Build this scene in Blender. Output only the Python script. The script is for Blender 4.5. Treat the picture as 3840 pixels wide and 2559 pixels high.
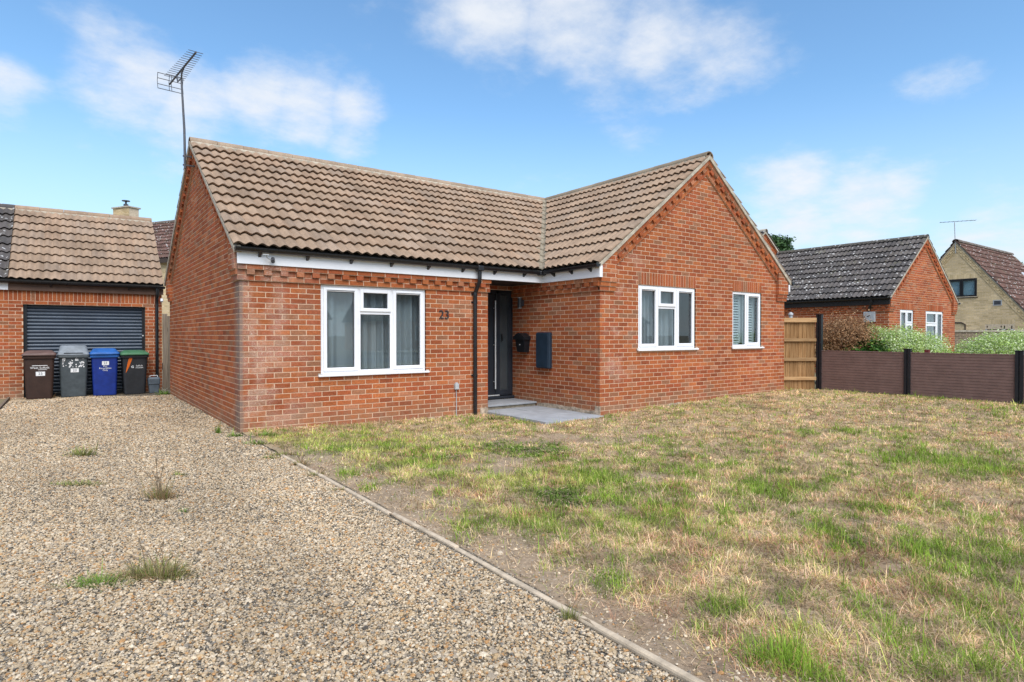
import bpy, bmesh, math, random
import numpy as np
from mathutils import Vector, Matrix
rad = math.radians
random.seed(7); rng = np.random.default_rng(7)
for o in list(bpy.data.objects): bpy.data.objects.remove(o)
scene = bpy.context.scene
COL = scene.collection

# ------------------------------------------------------------------ camera
CAM = Vector((-1.908, -8.848, 1.315)); YAW = 36.3; FPX = 2279.0; PITCH = 0.566
cd = bpy.data.cameras.new('camera'); cam = bpy.data.objects.new('camera', cd); COL.objects.link(cam)
cam.location = CAM; cam.rotation_euler = (rad(90 - PITCH), 0, rad(-YAW))
cd.sensor_width = 36; cd.lens = 36 * FPX / 3840; cd.clip_start = .05; cd.clip_end = 5000
scene.camera = cam
RGT = Vector((math.cos(rad(YAW)), -math.sin(rad(YAW)), 0)); FWD = Vector((math.sin(rad(YAW)), math.cos(rad(YAW)), 0))
HOR = 1257.0
def ray(px, py):                      # photo pixel (3840 wide) -> direction
    return FWD + RGT * ((px - 1920) / FPX) + Vector((0, 0, 1)) * ((HOR - py) / FPX)
def proj(p):
    d = Vector(p) - CAM; z = d.dot(FWD)
    if z < .1: return None
    return (1920 + FPX * d.dot(RGT) / z, HOR - FPX * d.z / z)
def ground_at(px, py, zg=0.0):
    r = ray(px, py); t = (zg - CAM.z) / r.z
    return CAM + r * t
def at_depth(px, py, z): return CAM + ray(px, py) * z
def scr_area(pts):
    q = [proj(p) for p in pts]
    if any(a is None for a in q): return 0
    cx = sum(a[0] for a in q) / len(q); cy = sum(a[1] for a in q) / len(q)
    if cx < -150 or cx > 3990 or cy < -150 or cy > 2710: return 0
    return abs(sum(q[i][0] * q[(i + 1) % len(q)][1] - q[(i + 1) % len(q)][0] * q[i][1] for i in range(len(q)))) / 2

# ------------------------------------------------------------------ light, sky, exposure
SUN_EL, SUN_AZ = 52.0, -14.0           # azimuth measured from -Y towards +X
SUN_STRENGTH, SUN_ANGLE, SKY_STRENGTH, EXPOSURE = 2.0, 55.0, 0.096, 1.08
sd = bpy.data.lights.new('sun', 'SUN'); sun = bpy.data.objects.new('sun', sd); COL.objects.link(sun)
sd.energy = SUN_STRENGTH; sd.angle = rad(SUN_ANGLE); sd.color = (1, .965, .91)
sv = Vector((math.sin(rad(SUN_AZ)) * math.cos(rad(SUN_EL)), -math.cos(rad(SUN_AZ)) * math.cos(rad(SUN_EL)), math.sin(rad(SUN_EL))))
sun.rotation_euler = sv.to_track_quat('Z', 'Y').to_euler(); sun.location = (0, 0, 30)
vs = scene.view_settings; vs.view_transform = 'Standard'; vs.look = 'None'; vs.exposure = EXPOSURE; vs.gamma = 1; vs.use_curve_mapping = False

def nd(nt, typ, ins=None, **attrs):
    n = nt.nodes.new(typ)
    for k, v in attrs.items(): setattr(n, k, v)
    for k, v in (ins or {}).items():
        s = n.inputs[k]
        if isinstance(v, bpy.types.NodeSocket): nt.links.new(v, s)
        elif isinstance(v, bpy.types.Node): nt.links.new(v.outputs[0], s)
        else: s.default_value = v
    return n
def mth(nt, op, a, b=None, c=None, clamp=False):
    ins = {0: a}
    if b is not None: ins[1] = b
    if c is not None: ins[2] = c
    return nd(nt, 'ShaderNodeMath', ins, operation=op, use_clamp=clamp).outputs[0]
def ramp(nt, x, a, b, lo=0.0, hi=1.0):
    return nd(nt, 'ShaderNodeMapRange', {0: x, 1: a, 2: b, 3: lo, 4: hi}, interpolation_type='SMOOTHSTEP').outputs[0]
def mixc(nt, f, a, b, mode='MIX'):
    n = nt.nodes.new('ShaderNodeMix'); n.data_type = 'RGBA'; n.blend_type = mode
    for k, v in ((0, f), (6, a), (7, b)):
        if isinstance(v, bpy.types.NodeSocket): nt.links.new(v, n.inputs[k])
        else: n.inputs[k].default_value = v if k == 0 else (tuple(v) + (1,))[:4]
    return n.outputs[2]
def noise(nt, vec, scale, detail=4, rough=.55, out=0):
    ins = {'Scale': scale, 'Detail': detail, 'Roughness': rough}
    if vec is not None: ins['Vector'] = vec
    return nd(nt, 'ShaderNodeTexNoise', ins).outputs[out]

world = bpy.data.worlds.new('World'); scene.world = world; world.use_nodes = True
nt = world.node_tree; nt.nodes.clear()
sky = nd(nt, 'ShaderNodeTexSky', sky_type='NISHITA', sun_disc=False, sun_elevation=rad(SUN_EL), sun_rotation=rad(180 - SUN_AZ), altitude=0, air_density=1.0, dust_density=.3, ozone_density=1.6)
tc = nd(nt, 'ShaderNodeTexCoord').outputs['Generated']
v = nd(nt, 'ShaderNodeVectorMath', {0: tc}, operation='NORMALIZE').outputs[0]
sep = nd(nt, 'ShaderNodeSeparateXYZ', {0: v})
den = mth(nt, 'ADD', mth(nt, 'MAXIMUM', sep.outputs[2], 0.0), .22)
pl = nd(nt, 'ShaderNodeCombineXYZ', {0: mth(nt, 'DIVIDE', sep.outputs[0], den), 1: mth(nt, 'DIVIDE', sep.outputs[1], den)}).outputs[0]
n1 = noise(nt, pl, 2.6, 10, .6); n2 = noise(nt, pl, 7.0, 8, .62)
cl = mth(nt, 'ADD', mth(nt, 'MULTIPLY', n1, .72), mth(nt, 'MULTIPLY', n2, .28))
# where the photograph shows banks of cloud: (display px x, y, angular radius, weight)
BANKS = [(250, 140, .10, .30), (330, 190, .13, .36), (430, 240, .14, .34), (600, 220, .12, .34), (700, 250, .12, .34), (800, 260, .09, .30), (790, 335, .06, .26), (560, 170, .07, .26), (1130, 20, .16, .36), (1330, 40, .18, .40), (1500, 80, .18, .32), (1640, 110, .16, .26),
         (1150, 150, .15, .22), (1400, 180, .15, .2), (1830, 480, .15, .36), (1960, 470, .12, .34), (2050, 430, .08, .26), (1780, 520, .12, .32), (20, 190, .07, .3), (20, 290, .06, .22), (180, 345, .06, .16), (2190, 190, .08, .22), (2300, 560, .12, .3)]
tot = None
for bx, by, br, bw in BANKS:
    d = ray(bx * 1.632, by * 1.632).normalized()
    dist = nd(nt, 'ShaderNodeVectorMath', {0: v, 1: d}, operation='DISTANCE').outputs['Value']
    g = ramp(nt, dist, br, 0, 0, bw)
    tot = g if tot is None else mth(nt, 'MAXIMUM', tot, g)
away = ramp(nt, nd(nt, 'ShaderNodeVectorMath', {0: v, 1: FWD}, operation='DOT_PRODUCT').outputs['Value'], .62, -.15, 0, .24)   # the cloud deck thickens behind the viewer, as the window panes mirror it
dens = ramp(nt, mth(nt, 'ADD', mth(nt, 'ADD', cl, tot), away), .57, .94, 0, .92)
hazef = ramp(nt, sep.outputs[2], .36, -.02, 0, .85)
skyc = mixc(nt, 1.0, sky.outputs[0], (.84, 1.06, 1.13), 'MULTIPLY')
skyc = mixc(nt, hazef, skyc, (3.35, 4.05, 4.7))
cc = mixc(nt, n2, (3.95, 4.25, 4.65), (4.75, 4.8, 4.95))
skyc = mixc(nt, dens, skyc, cc)
bg = nd(nt, 'ShaderNodeBackground', {'Color': skyc, 'Strength': SKY_STRENGTH})
nd(nt, 'ShaderNodeOutputWorld', {'Surface': bg.outputs[0]})

# ------------------------------------------------------------------ materials
def newmat(name):
    m = bpy.data.materials.new(name); m.use_nodes = True; m.node_tree.nodes.clear(); return m, m.node_tree
def finish(nt, col, rough=.8, bump=None, bstr=.3, bdist=.01, spec=.3, metal=0.0, extra=None):
    ins = {'Base Color': col if isinstance(col, bpy.types.NodeSocket) else (tuple(col) + (1,))[:4], 'Roughness': rough, 'Specular IOR Level': spec, 'Metallic': metal}
    b = nd(nt, 'ShaderNodeBsdfPrincipled', ins)
    for k, v in (extra or {}).items():
        if isinstance(v, bpy.types.NodeSocket): nt.links.new(v, b.inputs[k])
        else: b.inputs[k].default_value = v
    if bump is not None:
        bn = nd(nt, 'ShaderNodeBump', {'Height': bump, 'Strength': bstr, 'Distance': bdist}); nt.links.new(bn.outputs[0], b.inputs['Normal'])
    nd(nt, 'ShaderNodeOutputMaterial', {'Surface': b.outputs[0]})
    return b
def wpos(nt): return nd(nt, 'ShaderNodeNewGeometry').outputs['Position']
def attr(nt, n, t='GEOMETRY'): return nd(nt, 'ShaderNodeAttribute', attribute_name=n, attribute_type=t).outputs['Color']

def plain(name, col, rough=.6, var=.12, scale=6, bump=.0, spec=.3, metal=0.0, bscale=60):
    m, nt = newmat(name); p = wpos(nt)
    n = noise(nt, p, scale, 6, .65)
    f = ramp(nt, n, .3, .7, 1 - var, 1 + var)
    c = mixc(nt, 1.0, col, nd(nt, 'ShaderNodeCombineColor', {0: f, 1: f, 2: f}).outputs[0], 'MULTIPLY')
    rg = ramp(nt, noise(nt, p, scale * 3, 3), .3, .7, max(0, rough - .06), min(1, rough + .06))
    finish(nt, c, rg, noise(nt, p, bscale, 5, .7) if bump else None, bump, .004, spec, metal)
    return m

def make_brick(name, stain=True):
    m, nt = newmat(name); p = wpos(nt); c = attr(nt, 'col')
    f = ramp(nt, noise(nt, p, 38, 6, .7), .25, .75, .74, 1.22)
    c = mixc(nt, 1.0, c, nd(nt, 'ShaderNodeCombineColor', {0: f, 1: f, 2: f}).outputs[0], 'MULTIPLY')
    big = ramp(nt, noise(nt, p, .9, 4), .35, .7, .86, 1.1)
    c = mixc(nt, 1.0, c, nd(nt, 'ShaderNodeCombineColor', {0: big, 1: big, 2: big}).outputs[0], 'MULTIPLY')
    if stain:
        s = nd(nt, 'ShaderNodeSeparateXYZ', {0: p})
        # lime bloom drawn out in fine curved streaks on the left of the front wall
        wv = nd(nt, 'ShaderNodeTexNoise', {'Vector': p, 'Scale': 26.0, 'Detail': 3.0, 'Distortion': 1.6}).outputs[0]
        line = ramp(nt, mth(nt, 'ABSOLUTE', mth(nt, 'SUBTRACT', wv, .5)), .03, .004)
        zone = mth(nt, 'MULTIPLY', ramp(nt, s.outputs[0], 1.25, .25), ramp(nt, noise(nt, p, 2.4, 4), .40, .60))
        zone2 = mth(nt, 'MULTIPLY', mth(nt, 'MULTIPLY', ramp(nt, mth(nt, 'ABSOLUTE', mth(nt, 'SUBTRACT', s.outputs[0], 5.6)), 1.0, .2), ramp(nt, s.outputs[1], -1.2, -1.45)), ramp(nt, noise(nt, p, 2.0, 4), .5, .66))
        zz = mth(nt, 'MAXIMUM', mth(nt, 'MULTIPLY', zone, ramp(nt, s.outputs[1], .25, .0)), mth(nt, 'MULTIPLY', zone2, .7))
        w = mth(nt, 'MULTIPLY', zz, mth(nt, 'ADD', mth(nt, 'MULTIPLY', line, .8), .22))
        c = mixc(nt, w, c, (.58, .44, .36))
        gz = mth(nt, 'MULTIPLY', ramp(nt, s.outputs[1], .42, .1), mth(nt, 'MULTIPLY', ramp(nt, mth(nt, 'ABSOLUTE', s.outputs[0]), .06, .02), ramp(nt, noise(nt, p, 3.0, 4), .32, .55, .35, .8)))
        c = mixc(nt, gz, c, (.20, .155, .13))
    s3 = nd(nt, 'ShaderNodeSeparateXYZ', {0: p}).outputs[2]     # splash marks and damp along the foot of the wall
    sp_ = mth(nt, 'MULTIPLY', ramp(nt, mth(nt, 'ADD', s3, mth(nt, 'MULTIPLY', noise(nt, p, 3.5, 5, .7), .5)), .62, .18), ramp(nt, noise(nt, p, 11, 5, .7), .35, .65, .25, .75))
    c = mixc(nt, sp_, c, (.27, .175, .11))
    finish(nt, c, .92, noise(nt, p, 90, 6, .75), .5, .006, .15)
    return m
M = {}
M['brick'] = make_brick('red_brick'); M['brick2'] = make_brick('red_brick_plain', False)
def make_mortar(name, col):
    m, nt = newmat(name); p = wpos(nt)
    f = ramp(nt, noise(nt, p, 14, 6, .7), .3, .7, .8, 1.15)
    c = mixc(nt, 1.0, col, nd(nt, 'ShaderNodeCombineColor', {0: f, 1: f, 2: f}).outputs[0], 'MULTIPLY')
    finish(nt, c, .95, noise(nt, p, 200, 4, .7), .5, .004, .1); return m
M['mortar'] = make_mortar('mortar', (.62, .43, .30)); M['buff_mortar'] = make_mortar('buff_mortar', (.62, .50, .36))
def make_tile(name, lichen):
    m, nt = newmat(name); p = wpos(nt); c = attr(nt, 'col')
    f = ramp(nt, noise(nt, p, 30, 7, .72), .25, .75, .84, 1.14)
    c = mixc(nt, 1.0, c, nd(nt, 'ShaderNodeCombineColor', {0: f, 1: f, 2: f}).outputs[0], 'MULTIPLY')
    big = ramp(nt, noise(nt, nd(nt, 'ShaderNodeMapping', {'Vector': p, 'Scale': (2.2, 1.0, 1.0)}).outputs[0], 1.5, 6, .65), .32, .7, .80, 1.10)
    c = mixc(nt, 1.0, c, nd(nt, 'ShaderNodeCombineColor', {0: big, 1: big, 2: big}).outputs[0], 'MULTIPLY')
    if lichen:
        vor = nd(nt, 'ShaderNodeTexVoronoi', {'Vector': nd(nt, 'ShaderNodeVectorMath', {0: p, 1: nd(nt, 'ShaderNodeVectorMath', {0: noise(nt, p, 9, 3, .6, 1), 1: (.10, .10, .10)}, operation='MULTIPLY').outputs[0]}, operation='ADD').outputs[0], 'Scale': 9.5})
        cellr = nd(nt, 'ShaderNodeSeparateColor', {0: vor.outputs['Color']}).outputs[0]
        th = ramp(nt, cellr, .12, 1.0, .02, .33)
        sp = mth(nt, 'MULTIPLY', ramp(nt, mth(nt, 'SUBTRACT', vor.outputs['Distance'], th), .03, -.02), ramp(nt, noise(nt, p, 45, 3), .36, .5))
        c = mixc(nt, mth(nt, 'MULTIPLY', sp, .85), c, (.58, .57, .55))
        moss = ramp(nt, noise(nt, p, 3, 4), .58, .72, 0, .5)
        c = mixc(nt, moss, c, (.13, .125, .07))
    else:
        vor = nd(nt, 'ShaderNodeTexVoronoi', {'Vector': p, 'Scale': 6.0})
        cellr = nd(nt, 'ShaderNodeSeparateColor', {0: vor.outputs['Color']})
        sp = mth(nt, 'MULTIPLY', ramp(nt, vor.outputs['Distance'], .075, .05), mth(nt, 'GREATER_THAN', cellr.outputs[0], .86))
        c = mixc(nt, mth(nt, 'MULTIPLY', sp, .55), c, (.55, .5, .44))
        sp2 = mth(nt, 'MULTIPLY', ramp(nt, vor.outputs['Distance'], .07, .045), mth(nt, 'LESS_THAN', cellr.outputs[0], .08))
        c = mixc(nt, mth(nt, 'MULTIPLY', sp2, .7), c, (.05, .04, .03))
    finish(nt, c, .9, noise(nt, p, 120, 5, .7), .35, .004, .15); return m
M['tile'] = make_tile('tan_tile', False); M['dark_tile'] = make_tile('lichen_tile', True)
M['upvc'] = plain('white_upvc', (.80, .80, .82), .32, .03, 3, spec=.45)
M['gutter'] = plain('black_plastic', (.012, .012, .014), .32, .2, 8, spec=.5)
M['anthracite'] = plain('anthracite_paint', (.022, .027, .036), .38, .12, 5, spec=.4)
M['slat'] = plain('roller_slat', (.055, .075, .105), .38, .15, 3, spec=.5)
M['steel'] = plain('brushed_steel', (.72, .72, .71), .38, .03, 4, spec=.6, metal=.25)
M['cement'] = plain('verge_cement', (.44, .385, .305), .95, .25, 9, .5)
M['render_patch'] = plain('old_render', (.40, .32, .24), .95, .45, 14, .6)
M['slab'] = plain('paving_slab', (.32, .33, .35), .75, .14, 3, .25)
M['step_edge'] = plain('step_riser', (.32, .27, .20), .9, .3, 12, .4)
M['kerb'] = plain('kerb_concrete', (.50, .40, .29), .92, .28, 7, .6)
M['blind'] = plain('white_louvre', (.78, .79, .79), .45, .03, 3)
M['room'] = plain('room_paint', (.42, .37, .32), .9, .08, 2)
M['soffit'] = plain('brown_soffit', (.05, .035, .028), .7, .2, 4)
M['brown_fascia'] = plain('brown_fascia', (.115, .065, .045), .6, .2, 4)
M['black_fascia'] = plain('black_fascia', (.02, .017, .016), .55, .2, 4)
M['underlay'] = plain('roof_underlay', (.05, .045, .04), .95)
M['lamp'] = plain('lamp_metal', (.05, .052, .06), .35, .1, 8, spec=.5)
M['mailbox'] = plain('mailbox_plastic', (.012, .013, .016), .45, .2, 8)
M['meter'] = plain('meter_plastic', (.018, .034, .055), .42, .15, 6, spec=.4)
M['grey_plastic'] = plain('grey_plastic', (.42, .43, .44), .5, .1, 12)
M['number'] = plain('number_metal', (.035, .028, .03), .4, .15, 30, spec=.5)
M['alu'] = plain('aerial_metal', (.10, .10, .11), .45, .15, 20, metal=.4)
M['composite'] = plain('composite_board', (.175, .110, .096), .62, .13, 5, .25)
M['post'] = plain('black_post', (.012, .013, .017), .42, .15, 6)
M['picket'] = plain('red_picket', (.15, .028, .025), .75, .25, 9)
M['lead'] = plain('lead_flashing', (.36, .38, .42), .55, .2, 7)
M['orange'] = plain('orange_sticker', (.62, .13, .012), .5, .1, 9)
M['whiteprint'] = plain('white_print', (.78, .78, .78), .55, .08, 30)
M['pencil'] = plain('marker_ink', (.05, .05, .06), .6)
M['buff'] = make_brick('buff_brick', False)
M['blackframe'] = plain('dark_window_frame', (.014, .014, .016), .4, .1)
def make_wood(name, col, dark, zdir=True):
    m, nt = newmat(name); p = wpos(nt); s = nd(nt, 'ShaderNodeMapping', {'Vector': p, 'Scale': (22, 22, 1.3) if zdir else (1.3, 1.3, 22)}).outputs[0]
    g = noise(nt, s, 1.6, 6, .65); oi = nd(nt, 'ShaderNodeObjectInfo').outputs['Random']
    c = mixc(nt, ramp(nt, g, .35, .68), dark, col)
    f = ramp(nt, oi, 0, 1, .78, 1.16)
    c = mixc(nt, 1.0, c, nd(nt, 'ShaderNodeCombineColor', {0: f, 1: f, 2: f}).outputs[0], 'MULTIPLY')
    kn = nd(nt, 'ShaderNodeTexVoronoi', {'Vector': nd(nt, 'ShaderNodeMapping', {'Vector': p, 'Scale': (5, 5, 2.4)}).outputs[0], 'Scale': 1.0})
    kk = mth(nt, 'MULTIPLY', ramp(nt, kn.outputs['Distance'], .13, .06), mth(nt, 'GREATER_THAN', nd(nt, 'ShaderNodeSeparateColor', {0: kn.outputs['Color']}).outputs[0], .62))
    c = mixc(nt, mth(nt, 'MULTIPLY', kk, .8), c, (.05, .025, .012))
    finish(nt, c, .85, g, .4, .004, .2); return m
M['wood'] = make_wood('fence_wood', (.40, .235, .108), (.25, .13, .05)); M['wood_rail'] = make_wood('fence_rail', (.46, .29, .145), (.32, .185, .085), False)
M['grey_wood'] = make_wood('weathered_wood', (.27, .215, .165), (.17, .13, .095))
def make_glass():
    m, nt = newmat('window_glass')
    fc = nd(nt, 'ShaderNodeLayerWeight', {'Blend': .5}).outputs['Facing']
    fac = mth(nt, 'ADD', mth(nt, 'MULTIPLY', mth(nt, 'POWER', fc, 5.0), .9), .075)
    t = nd(nt, 'ShaderNodeBsdfTransparent', {'Color': (.80, .85, .86, 1)}); g = nd(nt, 'ShaderNodeBsdfGlossy', {'Color': (.95, .97, 1, 1), 'Roughness': .01})
    mx = nd(nt, 'ShaderNodeMixShader', {0: fac}); nt.links.new(t.outputs[0], mx.inputs[1]); nt.links.new(g.outputs[0], mx.inputs[2])
    nd(nt, 'ShaderNodeOutputMaterial', {'Surface': mx.outputs[0]}); return m
M['glass'] = make_glass()
def make_curtain():
    m, nt = newmat('sheer_curtain'); p = wpos(nt)
    c = (.70, .70, .72, 1)
    d = nd(nt, 'ShaderNodeBsdfDiffuse', {'Color': c}); t = nd(nt, 'ShaderNodeBsdfTranslucent', {'Color': c}); tr = nd(nt, 'ShaderNodeBsdfTransparent', {'Color': (1, 1, 1, 1)})
    a = nd(nt, 'ShaderNodeMixShader', {0: .3}); nt.links.new(d.outputs[0], a.inputs[1]); nt.links.new(t.outputs[0], a.inputs[2])
    b = nd(nt, 'ShaderNodeMixShader', {0: .12}); nt.links.new(a.outputs[0], b.inputs[1]); nt.links.new(tr.outputs[0], b.inputs[2])
    nd(nt, 'ShaderNodeOutputMaterial', {'Surface': b.outputs[0]}); return m
M['curtain'] = make_curtain()
M['frost'] = plain('obscure_glass', (.055, .065, .07), .12, .1, 3, spec=.6)
def make_leaf(name):
    m, nt = newmat(name); c = attr(nt, 'col')
    b = nd(nt, 'ShaderNodeBsdfPrincipled', {'Base Color': c, 'Roughness': .6, 'Specular IOR Level': .25}); t = nd(nt, 'ShaderNodeBsdfTranslucent', {'Color': c})
    a = nd(nt, 'ShaderNodeMixShader', {0: .25}); nt.links.new(b.outputs[0], a.inputs[1]); nt.links.new(t.outputs[0], a.inputs[2])
    nd(nt, 'ShaderNodeOutputMaterial', {'Surface': a.outputs[0]}); return m
M['leaf'] = make_leaf('leaf'); M['grass'] = make_leaf('grass_blade')
M['bark'] = plain('bark', (.10, .07, .045), .95, .3, 10, .5)
def binmat(name, col, rough=.5): return plain(name, col, rough, .18, 7, .15, .35)

# ------------------------------------------------------------------ mesh helpers
OFF = {}
def link(o, parent=None):
    COL.objects.link(o)
    if parent is not None: o.parent = parent
    return o
def tag(o, label=None, cat=None, group=None, kind=None):
    for k, v in (('label', label), ('category', cat), ('group', group), ('kind', kind)):
        if v: o[k] = v
    return o
def thing(name, loc, label, cat, group=None):
    o = bpy.data.objects.new(name, None); o.empty_display_size = .1; link(o); o.location = loc
    OFF[o.name] = Vector(loc); return tag(o, label, cat, group)
def off_of(parent): return OFF.get(parent.name, Vector((0, 0, 0))) if parent is not None else Vector((0, 0, 0))
class MB:
    def __init__(s): s.v = []; s.f = []; s.c = []; s.col = None; s.sm = []
    def add(s, vs, fs, smooth=False):
        b = len(s.v); s.v += [tuple(x) for x in vs]; s.f += [tuple(i + b for i in f) for f in fs]; s.sm += [smooth] * len(fs)
        if s.col is not None: s.c += [s.col] * len(vs)
        return s
    def box(s, x0, x1, y0, y1, z0, z1, bev=0.0, mat=None):
        if x1 < x0: x0, x1 = x1, x0
        if y1 < y0: y0, y1 = y1, y0
        if bev <= 0:
            vs = [(x, y, z) for x in (x0, x1) for y in (y0, y1) for z in (z0, z1)]
            fs = [(0, 1, 3, 2), (4, 6, 7, 5), (0, 4, 5, 1), (2, 3, 7, 6), (0, 2, 6, 4), (1, 5, 7, 3)]
        else:
            bm = bmesh.new(); bmesh.ops.create_cube(bm, size=1)
            bmesh.ops.scale(bm, vec=(x1 - x0, y1 - y0, z1 - z0), verts=bm.verts); bmesh.ops.translate(bm, vec=((x0 + x1) / 2, (y0 + y1) / 2, (z0 + z1) / 2), verts=bm.verts)
            bmesh.ops.bevel(bm, geom=bm.edges[:], offset=bev, segments=2, affect='EDGES', profile=.5)
            bm.verts.index_update(); vs = [v.co.copy() for v in bm.verts]; fs = [[v.index for v in f.verts] for f in bm.faces]; bm.free()
        if mat is not None: vs = [mat @ Vector(v) for v in vs]
        return s.add(vs, fs)
    def tube(s, path, r, seg=10, cap=True):
        path = [Vector(p) for p in path]; n = len(path); rs = r if isinstance(r, (list, tuple)) else [r] * n
        t0 = (path[1] - path[0]).normalized(); up = Vector((0, 0, 1)) if abs(t0.z) < .9 else Vector((1, 0, 0))
        a = t0.cross(up).normalized(); vs = []
        for i, p in enumerate(path):
            t = ((path[min(i + 1, n - 1)] - p).normalized() + (p - path[max(i - 1, 0)]).normalized()).normalized()
            a = (a - t * a.dot(t)).normalized(); b = t.cross(a)
            for k in range(seg):
                th = 2 * math.pi * k / seg; vs.append(p + (a * math.cos(th) + b * math.sin(th)) * rs[i])
        fs = [(i * seg + k, i * seg + (k + 1) % seg, (i + 1) * seg + (k + 1) % seg, (i + 1) * seg + k) for i in range(n - 1) for k in range(seg)]
        s.add(vs, fs, True)
        if cap: s.add(vs[:seg], [tuple(range(seg))[::-1]]); s.add(vs[-seg:], [tuple(range(seg))])
        return s
    def prism(s, poly, fr, n0, n1):      # polygon in (u,z) of a wall frame, from depth n0 (front) to n1
        k = len(poly); vs = [fr(u, z, n0) for u, z in poly] + [fr(u, z, n1) for u, z in poly]
        fs = [tuple(range(k)), tuple(range(2 * k - 1, k - 1, -1))] + [(i, i + k, (i + 1) % k + k, (i + 1) % k) for i in range(k)]
        return s.add(vs, fs)
    def loft(s, rings, cap=True, smooth=False):
        k = len(rings[0]); vs = [p for r in rings for p in r]
        fs = [(i * k + j, i * k + (j + 1) % k, (i + 1) * k + (j + 1) % k, (i + 1) * k + j) for i in range(len(rings) - 1) for j in range(k)]
        if cap: fs += [tuple(range(k))[::-1], tuple(range((len(rings) - 1) * k, len(rings) * k))]
        return s.add(vs, fs, smooth)
    def mesh(s, name, mat, off=Vector((0, 0, 0))):
        me = bpy.data.meshes.new(name); me.from_pydata([(v[0] - off.x, v[1] - off.y, v[2] - off.z) for v in s.v], [], s.f)
        me.materials.append(mat)
        if any(s.sm): me.polygons.foreach_set('use_smooth', s.sm)
        if s.c and len(s.c) == len(s.v):
            a = me.attributes.new('col', 'FLOAT_COLOR', 'POINT'); a.data.foreach_set('color', np.array([(c[0], c[1], c[2], 1) for c in s.c], dtype=np.float32).ravel())
        me.update(); return me
    def build(s, name, mat, parent=None, fix=True):
        off = off_of(parent); me = s.mesh(name, mat, off)
        if fix:
            bm = bmesh.new(); bm.from_mesh(me); bmesh.ops.recalc_face_normals(bm, faces=bm.faces); bm.to_mesh(me); bm.free()
        o = bpy.data.objects.new(name, me); link(o, parent)
        if parent is not None: OFF[o.name] = off
        return o
def big_mesh(name, V, tri, mat, col=None, smooth=False, parent=None):   # numpy arrays, all triangles
    me = bpy.data.meshes.new(name); me.vertices.add(len(V)); me.vertices.foreach_set('co', V.astype(np.float32).ravel())
    nf = len(tri); me.loops.add(nf * 3); me.polygons.add(nf)
    me.loops.foreach_set('vertex_index', tri.astype(np.int32).ravel()); me.polygons.foreach_set('loop_start', np.arange(0, nf * 3, 3, dtype=np.int32))
    me.update(calc_edges=True)
    if smooth: me.polygons.foreach_set('use_smooth', np.ones(nf, dtype=bool))
    if col is not None:
        a = me.attributes.new('col', 'FLOAT_COLOR', 'POINT'); c4 = np.ones((len(V), 4), dtype=np.float32); c4[:, :3] = col; a.data.foreach_set('color', c4.ravel())
    me.materials.append(mat); o = bpy.data.objects.new(name, me); return link(o, parent)
def text_part(name, body, size, mat, mtx, parent, off=Vector((0, 0, 0)), align='CENTER', ext=.0008):
    cu = bpy.data.curves.new(name, 'FONT'); cu.body = body; cu.size = size; cu.align_x = align; cu.align_y = 'CENTER'; cu.extrude = ext; cu.resolution_u = 3
    ob = bpy.data.objects.new(name, cu); COL.objects.link(ob); dg = bpy.context.evaluated_depsgraph_get(); dg.update()
    me = bpy.data.meshes.new_from_object(ob.evaluated_get(dg)); bpy.data.objects.remove(ob); bpy.data.curves.remove(cu)
    me.transform(Matrix.Translation(-off) @ mtx); me.materials.clear(); me.materials.append(mat); me.name = name
    o = bpy.data.objects.new(name, me); return link(o, parent)

# ------------------------------------------------------------------ brickwork
class Frame:
    def __init__(s, O, U):
        s.O = Vector(O); s.U = Vector((U[0], U[1], 0)).normalized(); s.N = Vector((s.U.y, -s.U.x, 0))
    def __call__(s, u, z, n=0.0): return s.O + s.U * u + s.N * n + Vector((0, 0, z))
def clip_poly(poly, a, b, c):            # keep a*u+b*z<=c
    out = []
    for i in range(len(poly)):
        p, q = poly[i], poly[(i + 1) % len(poly)]; dp, dq = a * p[0] + b * p[1] - c, a * q[0] + b * q[1] - c
        if dp <= 0: out.append(p)
        if (dp < 0 < dq) or (dq < 0 < dp):
            t = dp / (dp - dq); out.append((p[0] + (q[0] - p[0]) * t, p[1] + (q[1] - p[1]) * t))
    return out
def parea(p): return abs(sum(p[i][0] * p[(i + 1) % len(p)][1] - p[(i + 1) % len(p)][0] * p[i][1] for i in range(len(p)))) / 2
RED = [((.375, .110, .040), 5), ((.34, .094, .037), 4), ((.295, .082, .035), 3), ((.41, .130, .048), 3), ((.41, .165, .085), 1.2), ((.30, .13, .068), 1.8), ((.375, .100, .042), 2)]
BUFF = [((.66, .50, .29), 4), ((.70, .53, .31), 3), ((.60, .45, .25), 2), ((.73, .56, .34), 2)]
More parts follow.
